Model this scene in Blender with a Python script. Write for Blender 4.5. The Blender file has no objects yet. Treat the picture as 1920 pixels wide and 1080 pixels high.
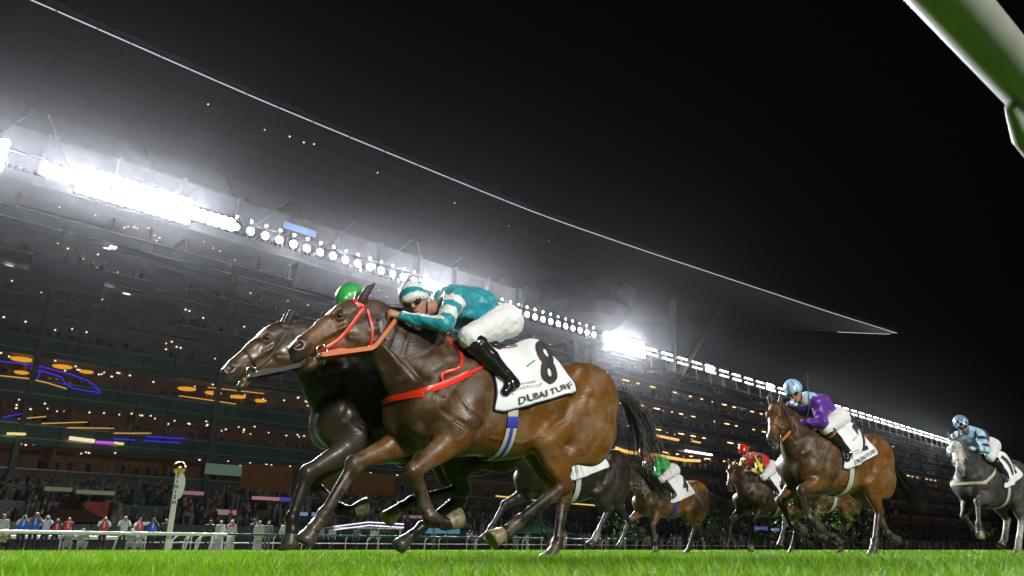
import bpy, bmesh, math, random
import numpy as np
from mathutils import Vector, Matrix
from mathutils.bvhtree import BVHTree
R = math.radians
random.seed(7); rng = np.random.default_rng(7)
SC = bpy.context.scene
COL = SC.collection
# ---------------------------------------------------------------- camera, world, lights, exposure
cam_d = bpy.data.cameras.new("camera"); cam = bpy.data.objects.new("camera", cam_d); COL.objects.link(cam)
cam.location = (0, 0, 0.13); cam.rotation_euler = (R(90 + 19.9), 0, 0)
cam_d.sensor_width = 36; cam_d.lens = 36 * 1353 / 1920; cam_d.clip_start = 0.02; cam_d.clip_end = 3000
cam_d.dof.use_dof = True; cam_d.dof.focus_distance = 5.2; cam_d.dof.aperture_fstop = 6.3
SC.camera = cam
w = bpy.data.worlds.new("World"); SC.world = w; w.use_nodes = True
wn = w.node_tree.nodes; wl = w.node_tree.links
sky = wn.new("ShaderNodeTexSky"); sky.sky_type = 'NISHITA'; sky.sun_disc = False
sky.sun_elevation = R(-4); sky.sun_rotation = R(200)
wl.new(sky.outputs[0], wn["Background"].inputs[0]); wn["Background"].inputs[1].default_value = 0.05
SC.view_settings.view_transform = 'Standard'; SC.view_settings.look = 'None'
SC.view_settings.exposure = 0; SC.view_settings.gamma = 1
SC.cycles.use_denoising = True
try: SC.cycles.denoiser = 'OPENIMAGEDENOISE'
except Exception: pass
SC.cycles.max_bounces = 5; SC.cycles.diffuse_bounces = 2; SC.cycles.glossy_bounces = 2
SC.cycles.transmission_bounces = 3; SC.cycles.transparent_max_bounces = 6; SC.cycles.volume_bounces = 0
SC.cycles.caustics_reflective = False; SC.cycles.caustics_refractive = False
SC.cycles.sample_clamp_indirect = 3.0
SC.cycles.use_light_tree = True

PITCH = R(19.9); FPX = 1353.0
def axes(az):
    a = R(az); return np.array([math.sin(a), math.cos(a), 0.]), np.array([-math.cos(a), math.sin(a), 0.])
TS, NS = axes(46)                       # along the stand (away), across the track (towards the stand)
def W(u, d, z): p = TS * u + NS * d; return Vector((p[0], p[1], z))
def at(x, y, d):                        # a point of the plane d metres across the track -> (u, z)
    r = x - 960; v = 540 - y
    k = np.array([r, FPX * math.cos(PITCH) - v * math.sin(PITCH), FPX * math.sin(PITCH) + v * math.cos(PITCH)])
    k = k * d / (k @ NS); return float(k @ TS), float(k[2] + 0.13)

def flood(name, loc, tgt, power, radius=0.6, angle=70, col=(1, .97, .9)):
    l = bpy.data.lights.new(name, 'SPOT'); l.energy = power; l.shadow_soft_size = radius; l.spot_size = R(angle); l.spot_blend = 0.6
    l.color = col; o = bpy.data.objects.new(name, l); COL.objects.link(o); o.location = loc
    o.rotation_euler = (Vector(tgt) - Vector(loc)).to_track_quat('-Z', 'Y').to_euler(); return o
# floodlight masts of the infield, behind the camera
flood("track_floodlight", W(-6, -26, 13.5), W(5, 4.5, 0.8), 46000, 2.2, 60)
flood("track_floodlight", W(14, -30, 24), W(11, 6, 0.8), 22000, 2.4, 55, (1, .98, .93))
# ---------------------------------------------------------------- materials
MATS = {}
def mat(name, col=(.5, .5, .5), rough=.5, metal=0., spec=.5, emit=None, es=0., noise=0., nscale=20., bump=0., bscale=60., attr=False, coat=0., alpha=1., trans=0., stretch=None, sheen=0., rvar=0.):
    if name in MATS: return MATS[name]
    m = bpy.data.materials.new(name); m.use_nodes = True; MATS[name] = m
    n = m.node_tree.nodes; l = m.node_tree.links; b = n["Principled BSDF"]
    b.inputs["Base Color"].default_value = (*col, 1); b.inputs["Roughness"].default_value = rough
    b.inputs["Metallic"].default_value = metal; b.inputs["Specular IOR Level"].default_value = spec
    b.inputs["Coat Weight"].default_value = coat; b.inputs["Coat Roughness"].default_value = .15
    b.inputs["Sheen Weight"].default_value = sheen
    b.inputs["Transmission Weight"].default_value = trans; b.inputs["Alpha"].default_value = alpha
    if emit: b.inputs["Emission Color"].default_value = (*emit, 1); b.inputs["Emission Strength"].default_value = es
    co = n.new("ShaderNodeTexCoord"); src = co.outputs["Object"]
    if stretch:
        mp = n.new("ShaderNodeMapping"); mp.inputs["Scale"].default_value = stretch; l.new(src, mp.inputs[0]); src = mp.outputs[0]
    base = None
    if attr:
        a = n.new("ShaderNodeAttribute"); a.attribute_name = "Col"; base = a.outputs["Color"]; l.new(base, b.inputs["Base Color"])
    if noise:
        t = n.new("ShaderNodeTexNoise"); t.inputs["Scale"].default_value = nscale; t.inputs["Detail"].default_value = 6; l.new(src, t.inputs[0])
        mr = n.new("ShaderNodeMapRange"); mr.inputs[1].default_value = .3; mr.inputs[2].default_value = .7
        mr.inputs[3].default_value = 1 - noise; mr.inputs[4].default_value = 1 + noise; l.new(t.outputs[0], mr.inputs[0])
        mx = n.new("ShaderNodeMix"); mx.data_type = 'RGBA'; mx.blend_type = 'MULTIPLY'; mx.inputs[0].default_value = 1
        if base: l.new(base, mx.inputs[6])
        else: mx.inputs[6].default_value = (*col, 1)
        l.new(mr.outputs[0], mx.inputs[7]); l.new(mx.outputs[2], b.inputs["Base Color"])
    if rvar:
        t = n.new("ShaderNodeTexNoise"); t.inputs["Scale"].default_value = 5; t.inputs["Detail"].default_value = 8; l.new(src, t.inputs[0])
        mr = n.new("ShaderNodeMapRange"); mr.inputs[1].default_value = .35; mr.inputs[2].default_value = .65
        mr.inputs[3].default_value = max(.05, rough - rvar); mr.inputs[4].default_value = min(1, rough + rvar); l.new(t.outputs[0], mr.inputs[0]); l.new(mr.outputs[0], b.inputs["Roughness"])
    if bump:
        t = n.new("ShaderNodeTexNoise"); t.inputs["Scale"].default_value = bscale; t.inputs["Detail"].default_value = 5; l.new(src, t.inputs[0])
        bp = n.new("ShaderNodeBump"); bp.inputs["Strength"].default_value = bump; bp.inputs["Distance"].default_value = .01
        l.new(t.outputs[0], bp.inputs["Height"]); l.new(bp.outputs[0], b.inputs["Normal"])
    return m
def glow(name, col, s): return mat(name, (0, 0, 0), emit=col, es=s)

# ---------------------------------------------------------------- object helpers
def mobj(name, V, Fc, m=None, parent=None, smooth=False, cols=None, fcol=None):
    me = bpy.data.meshes.new(name)
    V = np.asarray(V, dtype=np.float32).reshape(-1, 3)
    if isinstance(Fc, np.ndarray):
        k = Fc.shape[1]; nf = len(Fc)
        me.vertices.add(len(V)); me.vertices.foreach_set("co", V.ravel())
        me.loops.add(nf * k); me.loops.foreach_set("vertex_index", Fc.astype(np.int32).ravel())
        me.polygons.add(nf); me.polygons.foreach_set("loop_start", np.arange(0, nf * k, k, dtype=np.int32))
        me.update(calc_edges=True)
    else:
        me.from_pydata(V.tolist(), [], Fc); me.update()
    if cols is not None:
        a = me.color_attributes.new("Col", 'FLOAT_COLOR', 'POINT'); c = np.ones((len(V), 4), np.float32); c[:, :3] = cols; a.data.foreach_set("color", c.ravel())
    if smooth: me.polygons.foreach_set("use_smooth", np.ones(len(me.polygons), bool))
    if m: me.materials.append(m)
    o = bpy.data.objects.new(name, me); COL.objects.link(o)
    if parent is not None: o.parent = parent
    return o
def empty(name, loc=(0, 0, 0), rz=0, parent=None):
    o = bpy.data.objects.new(name, None); COL.objects.link(o); o.location = loc; o.rotation_euler = (0, 0, rz); o.empty_display_size = .2
    if parent is not None: o.parent = parent
    return o
def tag(o, label=None, cat=None, group=None, kind=None):
    if label: o["label"] = label
    if cat: o["category"] = cat
    if group: o["group"] = group
    if kind: o["kind"] = kind
    return o
def copy_tree(o, parent=None):
    c = o.copy(); COL.objects.link(c)
    if parent is not None: c.parent = parent
    for ch in list(o.children): copy_tree(ch, c)
    return c
class MB:
    def __init__(s): s.v = []; s.f = []; s.c = []
    def _add(s, v, f, col=None):
        b = len(s.v); s.v += [tuple(map(float, p)) for p in v]; s.f += [tuple(b + i for i in q) for q in f]
        s.c += [col or (1, 1, 1)] * len(v); return s
    def box(s, x0, x1, y0, y1, z0, z1, col=None):
        return s._add([(x, y, z) for x in (x0, x1) for y in (y0, y1) for z in (z0, z1)],
            [(0, 1, 3, 2), (4, 6, 7, 5), (0, 4, 5, 1), (2, 3, 7, 6), (0, 2, 6, 4), (1, 5, 7, 3)], col)
    def tube(s, pts, r, n=10, cap=True, col=None):
        pts = [np.array(p, float) for p in pts]; rs = r if hasattr(r, '__len__') else [r] * len(pts)
        V = []; F = []; prev = None
        for i, p in enumerate(pts):
            d = pts[min(i + 1, len(pts) - 1)] - pts[max(i - 1, 0)]; d /= (np.linalg.norm(d) + 1e-9)
            if prev is None:
                a = np.array([0, 0, 1.]) if abs(d[2]) < .9 else np.array([1., 0, 0]); e = np.cross(d, a)
            else: e = prev - d * (prev @ d)
            e /= np.linalg.norm(e) + 1e-9; prev = e; g = np.cross(d, e)
            for k in range(n):
                t = 2 * math.pi * k / n; V.append(p + rs[i] * (math.cos(t) * e + math.sin(t) * g))
        for i in range(len(pts) - 1):
            for k in range(n):
                F.append((i * n + k, i * n + (k + 1) % n, (i + 1) * n + (k + 1) % n, (i + 1) * n + k))
        if cap: F.append(tuple(range(n))[::-1]); F.append(tuple((len(pts) - 1) * n + k for k in range(n)))
        return s._add(V, F, col)
    def lathe(s, prof, c=(0, 0, 0), n=16, axis=None, col=None):      # prof: (r, h) along axis
        ax = np.array(axis if axis is not None else (0, 0, 1.), float); ax /= np.linalg.norm(ax)
        return s.tube([np.array(c) + ax * h for r, h in prof], [max(r, 1e-4) for r, h in prof], n, True, col)
    def build(s, name, m=None, parent=None, smooth=False):
        return mobj(name, s.v, s.f, m, parent, smooth, s.c if any(c != (1, 1, 1) for c in s.c) else None)
def bevel(o, w=.01, seg=2):
    b = o.modifiers.new("bevel", 'BEVEL'); b.width = w; b.segments = seg; b.limit_method = 'ANGLE'; return o
# ---------------------------------------------------------------- implicit surface modeller (smooth union of tapered limbs)
def cap(a, b, ra, rb, c=None, k=.04, s=1., ax=(0, 1, 0)): return dict(t='c', a=np.array(a, float), b=np.array(b, float), ra=ra, rb=rb, k=k, s=s, ax=np.array(ax, float), c=c)
def ell(ce, r, c=None, k=.05, M=None): return dict(t='e', a=np.array(ce, float), r=np.array(r, float), k=k, M=M, c=c)
def sub(p, k=.01): p['sub'] = True; p['k'] = k; return p
def sph(ce, r, c=None, k=.03): return cap(ce, ce, r, r, c, k)
def dist(p, X, Y, Z):
    if p['t'] == 'c':
        a, b = p['a'], p['b']; ab = b - a; L = ab @ ab
        x, y, z = X - a[0], Y - a[1], Z - a[2]
        t = np.clip((x * ab[0] + y * ab[1] + z * ab[2]) / L, 0, 1) if L > 1e-12 else 0. * x
        x, y, z = x - t * ab[0], y - t * ab[1], z - t * ab[2]
        d2 = x * x + y * y + z * z
        if p['s'] != 1:
            q = x * p['ax'][0] + y * p['ax'][1] + z * p['ax'][2]; d2 = d2 + q * q * (1 / p['s'] ** 2 - 1)
        return np.sqrt(np.maximum(d2, 0)) - (p['ra'] + (p['rb'] - p['ra']) * t)
    x, y, z = X - p['a'][0], Y - p['a'][1], Z - p['a'][2]
    if p['M'] is not None:
        M = p['M']; x, y, z = (M[i][0] * x + M[i][1] * y + M[i][2] * z for i in range(3))
    r = p['r']; k0 = np.sqrt((x / r[0]) ** 2 + (y / r[1]) ** 2 + (z / r[2]) ** 2); k1 = np.sqrt((x / r[0] ** 2) ** 2 + (y / r[1] ** 2) ** 2 + (z / r[2] ** 2) ** 2)
    return np.where(k0 < 1e-6, -min(r), k0 * (k0 - 1) / np.maximum(k1, 1e-9))
def bounds(p, m):
    if p['t'] == 'c':
        r = max(p['ra'], p['rb']) * max(1, p['s']) + m; return np.minimum(p['a'], p['b']) - r, np.maximum(p['a'], p['b']) + r
    r = max(p['r']) + m if p['M'] is not None else p['r'] + m
    return p['a'] - r, p['a'] + r
def sdf_mesh(prims, h, sm=1):
    lo = np.min([bounds(p, 0)[0] for p in prims if not p.get('sub')], 0) - 2 * h; hi = np.max([bounds(p, 0)[1] for p in prims if not p.get('sub')], 0) + 2 * h
    n = np.ceil((hi - lo) / h).astype(int) + 1
    G = np.full(n, 1., np.float32); ax = [lo[i] + h * np.arange(n[i]) for i in range(3)]
    for p in prims:
        m = p['k'] + 3 * h; b0, b1 = bounds(p, m)
        i0 = np.clip(np.floor((b0 - lo) / h).astype(int), 0, n); i1 = np.clip(np.ceil((b1 - lo) / h).astype(int) + 1, 0, n)
        if (i1 <= i0).any(): continue
        sl = tuple(slice(i0[i], i1[i]) for i in range(3))
        d = dist(p, ax[0][sl[0]][:, None, None], ax[1][sl[1]][None, :, None], ax[2][sl[2]][None, None, :]); g = G[sl]; k = p['k']
        if p.get('sub'):
            d = -d; e = np.clip(.5 - .5 * (g - d) / k, 0, 1); G[sl] = g + (d - g) * e + k * e * (1 - e)
        else:
            e = np.clip(.5 + .5 * (g - d) / k, 0, 1); G[sl] = g + (d - g) * e - k * e * (1 - e)
    S = G < 0; nc = n - 1; N = int(np.prod(nc)); acc = np.zeros((N, 3)); cnt = np.zeros(N); quads = []
    for a in range(3):
        s0 = [slice(None)] * 3; s1 = [slice(None)] * 3; s0[a] = slice(0, -1); s1[a] = slice(1, None)
        A, B = S[tuple(s0)], S[tuple(s1)]; idx = np.argwhere(A != B)
        b, c = (a + 1) % 3, (a + 2) % 3
        ok = (idx[:, b] > 0) & (idx[:, b] < n[b] - 1) & (idx[:, c] > 0) & (idx[:, c] < n[c] - 1); idx = idx[ok]
        g0 = G[tuple(idx.T)]; j = idx.copy(); j[:, a] += 1; g1 = G[tuple(j.T)]
        P = idx.astype(float); P[:, a] += g0 / (g0 - g1)
        ids = []
        for db, dc in ((0, 0), (-1, 0), (-1, -1), (0, -1)):
            q = idx.copy(); q[:, b] += db; q[:, c] += dc; li = (q[:, 0] * nc[1] + q[:, 1]) * nc[2] + q[:, 2]; ids.append(li)
            for x in range(3): acc[:, x] += np.bincount(li, P[:, x], N)
            cnt += np.bincount(li, minlength=N)
        Q = np.stack(ids, 1); f = ~A[tuple(idx.T)]; Q[f] = Q[f][:, ::-1]; quads.append(Q)
    Q = np.concatenate(quads); used = np.nonzero(cnt)[0]; mp = np.zeros(N, np.int64); mp[used] = np.arange(len(used))
    V = acc[used] / cnt[used][:, None]; Q = mp[Q]
    for _ in range(sm):
        s = np.zeros_like(V); c = np.zeros(len(V))
        for i, j in ((0, 1), (1, 2), (2, 3), (3, 0)):
            for x in range(3): s[:, x] += np.bincount(Q[:, i], V[Q[:, j], x], len(V)) + np.bincount(Q[:, j], V[Q[:, i], x], len(V))
            c += np.bincount(Q[:, i], minlength=len(V)) + np.bincount(Q[:, j], minlength=len(V))
        V = V * .5 + .5 * s / np.maximum(c, 1)[:, None]
    return V * h + lo, Q
def sdf_cols(prims, V, sg=.03):
    A = np.zeros((len(V), 3)); Wt = np.zeros(len(V)) + 1e-12
    ds = [(dist(p, V[:, 0], V[:, 1], V[:, 2]), p) for p in prims if p.get('c') is not None]
    mn = np.min([d for d, p in ds], 0)
    for d, p in ds:
        e = np.exp(-(d - mn) / sg); A += e[:, None] * np.array(p['c']); Wt += e
    return A / Wt[:, None]
def vnorm(V, Q):
    nn = np.cross(V[Q[:, 2]] - V[Q[:, 0]], V[Q[:, 3]] - V[Q[:, 1]]); N = np.zeros_like(V)
    for i in range(4):
        for x in range(3): N[:, x] += np.bincount(Q[:, i], nn[:, x], len(V))
    return N / (np.linalg.norm(N, axis=1)[:, None] + 1e-12)
def wrinkle(V, Q, amp, fr):
    g = np.random.default_rng(11); s = np.zeros(len(V)); U = V + .02 * np.sin(V[:, ::-1] * fr * .7)
    for k in range(5):
        d = g.normal(0, 1, 3); d /= np.linalg.norm(d); s += (1 - 2 * np.abs(np.sin(U @ d * fr * (.7 + .25 * k) + g.random() * 6))) / (1 + .5 * k)
    return V + vnorm(V, Q) * (s * amp * .5)[:, None]
def sdf_obj(name, prims, h, m, parent=None, sg=.03, colfn=None, sm=1, wr=None):
    V, Q = sdf_mesh(prims, h, sm); C = None
    if wr: V0 = V.copy(); V = wrinkle(V, Q, *wr)
    if colfn is not None: C = colfn(V)
    elif any(p.get('c') is not None for p in prims): C = sdf_cols(prims, V, sg)
    return mobj(name, V, Q, m, parent, True, C)
def text_obj(txt, size, name, m, parent, mapfn, align='CENTER', ext=0.):
    cu = bpy.data.curves.new("t", 'FONT'); cu.body = txt; cu.size = size; cu.align_x = align; cu.align_y = 'CENTER'; cu.offset = ext
    o = bpy.data.objects.new("t", cu); COL.objects.link(o); dg = bpy.context.evaluated_depsgraph_get(); me = o.evaluated_get(dg).to_mesh()
    bm = bmesh.new(); bm.from_mesh(me); bmesh.ops.triangulate(bm, faces=bm.faces[:])
    for _ in range(2): bmesh.ops.subdivide_edges(bm, edges=[e for e in bm.edges if e.calc_length() > size * .12], cuts=1, use_grid_fill=False)
    bmesh.ops.triangulate(bm, faces=bm.faces[:]); bm.verts.index_update()
    V = [tuple(v.co) for v in bm.verts]; F = [tuple(v.index for v in p.verts) for p in bm.faces]; bm.free()
    bpy.data.objects.remove(o); bpy.data.curves.remove(cu)
    return mobj(name, [mapfn(x, y) for x, y, z in V], F, m, parent)
HAZE_D, HAZE_G = .00009, .955
# ================================================================ SETTING
M_conc = mat("stand_concrete", (.085, .095, .09), .55, noise=.3, nscale=.6, bump=.1, bscale=3)
M_dark = mat("stand_dark_panel", (.035, .042, .042), .45, noise=.35, nscale=.5)
M_rail = mat("stand_handrail", (.42, .42, .38), .3, metal=.6)
M_glassg = mat("green_glass_panel", (.045, .095, .08), .35, spec=.6, noise=.25, nscale=.4)
M_warm = mat("warm_room_wall", (.16, .075, .025), .6, noise=.35, nscale=.3, emit=(.9, .38, .08), es=.006)  # weak emission stands in for warm lamp light on the walls
M_room = mat("room_wall", (.07, .07, .062), .5, noise=.4, nscale=.35, emit=(.6, .62, .5), es=.006)  # faint emission puts the interior light into the wall material
M_ceil = mat("room_ceiling", (.09, .07, .055), .6, emit=(.7, .5, .33), es=.015, noise=.25, nscale=.5)  # emission imitates the warm lamp glow on the ceilings
M_steel = mat("roof_steel", (.10, .10, .09), .45, metal=.3)
M_white = mat("white_plastic", (.78, .79, .76), .28, noise=.06, nscale=14, bump=.03, bscale=30)
M_green = mat("dark_green_plastic", (.012, .1, .07), .3)
L_white = glow("lamp_white", (1, .99, .95), 30); L_bank = glow("lamp_bank_white", (.97, .98, 1), 10)
L_tube = glow("lamp_tube_white", (1, .99, .95), 9); L_dot = glow("downlight_glow", (1, .82, .6), 1.5); L_panel = glow("ceiling_panel_glow", (.93, .97, 1), 2.5)
L_orange = glow("orange_lamp_glow", (1, .42, .02), .75); L_warm = glow("warm_strip_glow", (1, .5, .12), .7)
L_blue = glow("blue_neon_glow", (.07, .03, 1), .75); L_gold = glow("gold_strip_glow", (1, .62, .15), 1.0)
L_edge = glow("roof_edge_glow", (.86, .83, 1), .8)

ground = MB().box(-900, 900, -500, 1500, -1.0, 0).build("ground", mat("turf_soil", (.035, .085, .012), .9, noise=.4, nscale=3), None)
ground.rotation_euler = (0, 0, R(44)); tag(ground, kind="structure")
apron = MB().box(-200, 500, 43.5, 140, -.3, .004).build("pavement", mat("paving", (.12, .12, .11), .7, noise=.3, nscale=1), None)
apron.rotation_euler = (0, 0, R(44)); tag(apron, kind="structure")

def grass():
    V = []; F = []; C = []
    def patch(n, r0, r1, h0, h1, wd, pw=1.0):
        r = r0 + (r1 - r0) * rng.random(n) ** pw; th = (rng.random(n) - .5) * R(92)
        x = r * np.sin(th); y = r * np.cos(th)
        cl = .5 + .5 * np.sin(x * 7.1 + 2.3 * np.sin(y * 5.3)) * np.sin(y * 6.3 + 1.7 * np.sin(x * 4.1))
        h = h0 + (h1 - h0) * (.55 * rng.random(n) + .45 * cl); h *= 1 + .35 * ((rng.random(n) > .985) & (r > 2.2))
        a = rng.random(n) * 6.283; ld = rng.random(n) * 6.283; ln = h * (.15 + .6 * rng.random(n))
        wx = np.cos(a) * wd * (.6 + .8 * rng.random(n)); wy = np.sin(a) * wd * (.6 + .8 * rng.random(n))
        B = np.stack([x, y, 0 * x], 1); Wd = np.stack([wx, wy, 0 * x], 1); Ld = np.stack([np.cos(ld) * ln, np.sin(ld) * ln, 0 * x], 1); Z = np.stack([0 * x, 0 * x, h], 1)
        v = np.stack([B - Wd, B + Wd, B + Ld * .3 + Z * .55 - Wd * .8, B + Ld * .3 + Z * .55 + Wd * .8, B + Ld + Z], 1).reshape(-1, 3)
        b = (len(V) and sum(len(q) for q in V) or 0) + 5 * np.arange(n)[:, None]
        f = np.concatenate([b + [0, 1, 3], b + [0, 3, 2], b + [2, 3, 4]])
        g = rng.random(n)[:, None]; dry = (rng.random(n) > .95)[:, None]
        c = np.array([.045, .18, .004]) * (1 - g) + np.array([.24, .45, .010]) * g; c = np.where(dry, [.34, .33, .10], c)
        V.append(v); F.append(f); C.append(np.repeat(c, 5, 0))
    patch(56000, .75, 3.0, .055, .118, .0022); patch(64000, 3.0, 8.0, .06, .122, .0035); patch(36000, 8, 26, .06, .11, .007); patch(22000, 26, 62, .07, .13, .02)
    m = mat("grass_blade", (.1, .3, .01), .45, attr=True, spec=.35)
    n = m.node_tree.nodes; l = m.node_tree.links; tr = n.new("ShaderNodeBsdfTranslucent"); mx = n.new("ShaderNodeMixShader"); mx.inputs[0].default_value = .3
    at_ = [q for q in n if q.type == 'ATTRIBUTE'][0]; l.new(at_.outputs[0], tr.inputs[0]); l.new(n["Principled BSDF"].outputs[0], mx.inputs[1]); l.new(tr.outputs[0], mx.inputs[2]); l.new(mx.outputs[0], n["Material Output"].inputs[0])
    o = mobj("grass", np.concatenate(V), np.concatenate(F), m, None, False, np.concatenate(C)); tag(o, "bright green turf of the race track", "grass", kind="stuff")
grass()

# ---------------------------------------------------------------- grandstand (local frame: x along the track, y away from it)
RZ = R(44)
stand = tag(empty("grandstand", (0, 0, 0), RZ), "long dark glass grandstand with stacked balconies behind the finish", "grandstand")
LV = [2.0, 6.4, 10.5, 14.7, 18.9, 23.0, 27.2, 31.7]
U0, U1 = -40, 345
for i, z in enumerate(LV):
    m = MB(); m.box(U0, U1, 82.0, 99, z - .45, z); m.build("floor_slab", M_conc, stand)
    p = MB()
    u = U0
    while u < U1:
        u2 = min(u + 9.0, U1); g = (z > 10 and z < 20 and u < 40)
        if not g: p.box(u + .04, u2 - .04, 81.75, 81.99, z - .55, z + (.75 if z > 14 else .9))
        u = u2
    p.build("parapet", M_conc if i % 2 else M_dark, stand)
    r = MB(); r.box(U0, U1, 81.6, 81.74, z + .78, z + .9); r.box(U0, U1, 81.55, 81.7, z - .5, z - .4)
    r.build("handrail", M_rail, stand)
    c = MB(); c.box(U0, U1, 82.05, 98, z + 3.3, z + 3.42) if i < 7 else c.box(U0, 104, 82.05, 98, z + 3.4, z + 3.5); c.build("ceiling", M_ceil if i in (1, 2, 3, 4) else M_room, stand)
    b = MB(); u = U0; k = 0
    while u < (U1 if i < 7 else 104):
        wd = rng.choice([4.0, 6, 9, 12.]); d = 86.5 + rng.random() * 3
        b.box(u, u + wd - .3, d, d + .3, z, z + 3.3); b.box(u - .3, u, 83.4, d + .3, z, z + 3.3); u += wd
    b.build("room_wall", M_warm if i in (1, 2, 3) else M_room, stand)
# glass fronts with mullions (greenish bands of the near block)
for z, ua, ub in ((14.7, -40, 44), (10.5, -40, 60), (18.9, -40, 34)):
    g = MB(); u = ua
    while u < ub: g.box(u + .05, u + 3.15, 81.7, 81.95, z - 1.0, z + 1.2); u += 3.2
    g.build("glass_band", M_glassg, stand)
for u in np.arange(U0, U1, 18.0): MB().box(u, u + .5, 81.2, 82, 0, 31.5).build("column", M_conc, stand)
for u in (93.0, 97.5): MB().box(u, u + 1.6, 80.6, 82, 0, 36).build("column", M_conc, stand)
f = MB(); f.box(94.6, 97.5, 81.2, 82, 5, 33); f.build("lift_shaft", M_dark, stand)
# darker stair and lift boxes that break the left block
for (xa, ya, xb, yb) in ((65, 475, 190, 560), (205, 545, 330, 600), (290, 500, 345, 545), (600, 470, 650, 560), (560, 490, 640, 560)):
    u0, z1 = at(xa, ya, 80.8); u1, z0 = at(xb, yb, 80.8)
    MB().box(u0, u1, 80.8, 82.6, min(z0, z1 - 2.2), z1).build("stair_box", M_dark, stand)
MB().box(U0, 104, 80.6, 84, 34.9, 35.9).build("light_gantry", M_conc, stand)
# upper seating bowl under the roof
b = MB()
for k in range(16): b.box(U0, 106, 84 + k * 1.4, 84 + (k + 1) * 1.4, 36.2 + k * .62, 36.9 + k * .62)
b.build("seating_bowl", mat("seat_rows", (.05, .06, .062), .6, noise=.5, nscale=2.5), stand)
b = MB(); b.box(U0, 108, 106.5, 107.5, 36, 54)
for u in np.arange(U0, 108, 9.0): b.box(u, u + .6, 105.3, 106.5, 44, 54.3)
b.build("rear_wall", M_dark, stand)
tr = MB()
for u in np.arange(-30, 100, 12.0): tr.tube([(u, 104, 47), (u + 6, 100, 54.4)], .07, 6); tr.tube([(u + 12, 104, 47), (u + 6, 100, 54.4)], .07, 6)
tr.tube([(-36, 98, 46), (104, 98, 46)], .16, 6); tr.build("truss", M_dark, stand)
L_wl = glow("balcony_lamp_glow", (1, .58, .24), 4)
for z, ua, ub in ((27.2, 104, 128), (27.2, 131, 158), (27.2, 161, 200), (27.2, 210, 250), (23.0, 108, 132), (23.0, 140, 165), (18.9, 112, 150), (14.7, 120, 230), (18.9, 200, 280)):
    u = ua
    while u < ub: MB().box(u, u + .7 + 1.6 * rng.random(), 82.05, 82.2, z + 3.1, z + 3.2).build("balcony_lamp", L_wl, stand); u += 4.4 + (5 * rng.random() if rng.random() < .3 else 0)
# V struts beyond the bowl
MB().tube([(128, 84, 34), (135.5, 87, 55)], .75, 10).build("strut", mat("strut_paint", (.45, .45, .38), .5), stand); MB().tube([(130, 84, 34), (150, 83.5, 55)], .7, 10).build("strut", mat("strut_paint"), stand)
MB().box(100, 345, 82, 84, 34.4, 34.8).build("terrace_canopy", M_conc, stand)
# round lounge hung under the roof
lo = MB(); lo.lathe([(.1, 44), (9, 45), (11.5, 47), (11.5, 50), (12.5, 50.3), (12.5, 51.6), (9, 52.5)], (112, 96, 0), 28); lo.build("hanging_lounge", M_dark, stand)
# floor tiers of the public stage in front
s = MB()
for k in range(10): s.box(U0, U1, 60 + k * 1.7, 60 + (k + 1) * 1.7, .0, .9 + k * .42)
s.build("stage_steps", M_dark, stand)
s = MB()
for k in range(5): s.box(U0, U1, 60 + k * 3.4, 60.06 + k * 3.4, .9 + k * .84, 1.9 + k * .84) if k % 2 == 0 else None
s.build("glass_screen", M_glassg, stand)
# small downlights in the ceilings
d = MB()
for z, ua, ub, n in ((6.4, -10, 60, 40), (10.5, 0, 90, 120), (14.7, -10, 60, 60), (18.9, 0, 120, 70), (23.0, -10, 120, 60), (27.2, -10, 150, 70), (31.7, -10, 95, 80), (23, 100, 220, 24), (27.2, 100, 220, 24), (18.9, 110, 260, 24), (14.7, 110, 250, 30)):
    for _ in range(n):
        u = ua + (ub - ua) * rng.random(); y = 82.6 + rng.random() * 6; s_ = .05 + .04 * rng.random(); d.box(u - s_, u + s_, y - s_, y + s_, z + 3.17, z + 3.28)
for _ in range(60): u = -10 + 110 * rng.random(); y = 84 + 20 * rng.random(); d.box(u - .08, u + .08, y - .08, y + .08, 54.3, 54.45)
tag(d.build("ceiling_downlight", L_dot, stand), kind="stuff")
def line(name, pts, dd, r, m, ox=0, oy=0, sc=1.0, parent=None):
    P = [(lambda q: (q[0], dd, q[1]))(at(ox + x / sc, oy + y / sc, dd)) for x, y in pts]
    return MB().tube(P, r, 6).build(name, m, parent or stand, True)
for x, y in ((90, 538), (292, 592), (524, 590), (477, 628), (755, 640), (830, 692), (1110, 763), (325, 543), (1080, 360), (1422, 353), (1278, 820), (1148, 340)):
    u, z = at(x / 5.4, 400 + y / 5.4, 82.5); bevel(MB().box(u - .34, u + .34, 82.3, 83.0, z - .08, z + .06).build("ceiling_panel", L_panel, stand), .03)
for x, y, wd in ((163, 282, 1.1), (455, 335, 1), (628, 372, .75), (158, 376, .7), (378, 430, .65), (560, 465, .95), (1353, 495, 1.1), (1543, 525, 1.05), (1722, 552, 1), (1880, 580, .9)):
    u, z = at(x / 3.84, 600 + y / 3.84, 82.6)
    MB().lathe([(wd * .55, -.1), (wd * .85, -.03), (wd * .9, .08), (.3, .12)], (u, 82.9, z), 20).build("oval_lamp", L_orange, stand, True)
for pts in ([(0, 297), (150, 312), (300, 335), (520, 395), (640, 440), (700, 490), (720, 525)], [(215, 345), (290, 380), (265, 425)], [(230, 345), (440, 410), (470, 455), (520, 490), (720, 525)], [(820, 855), (980, 865)], [(1030, 868), (1300, 885)], [(1050, 840), (1330, 852)], [(20, 700), (200, 668)]):
    line("blue_neon", pts, 81.4, .055, L_blue, 0, 600, 3.84)
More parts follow.
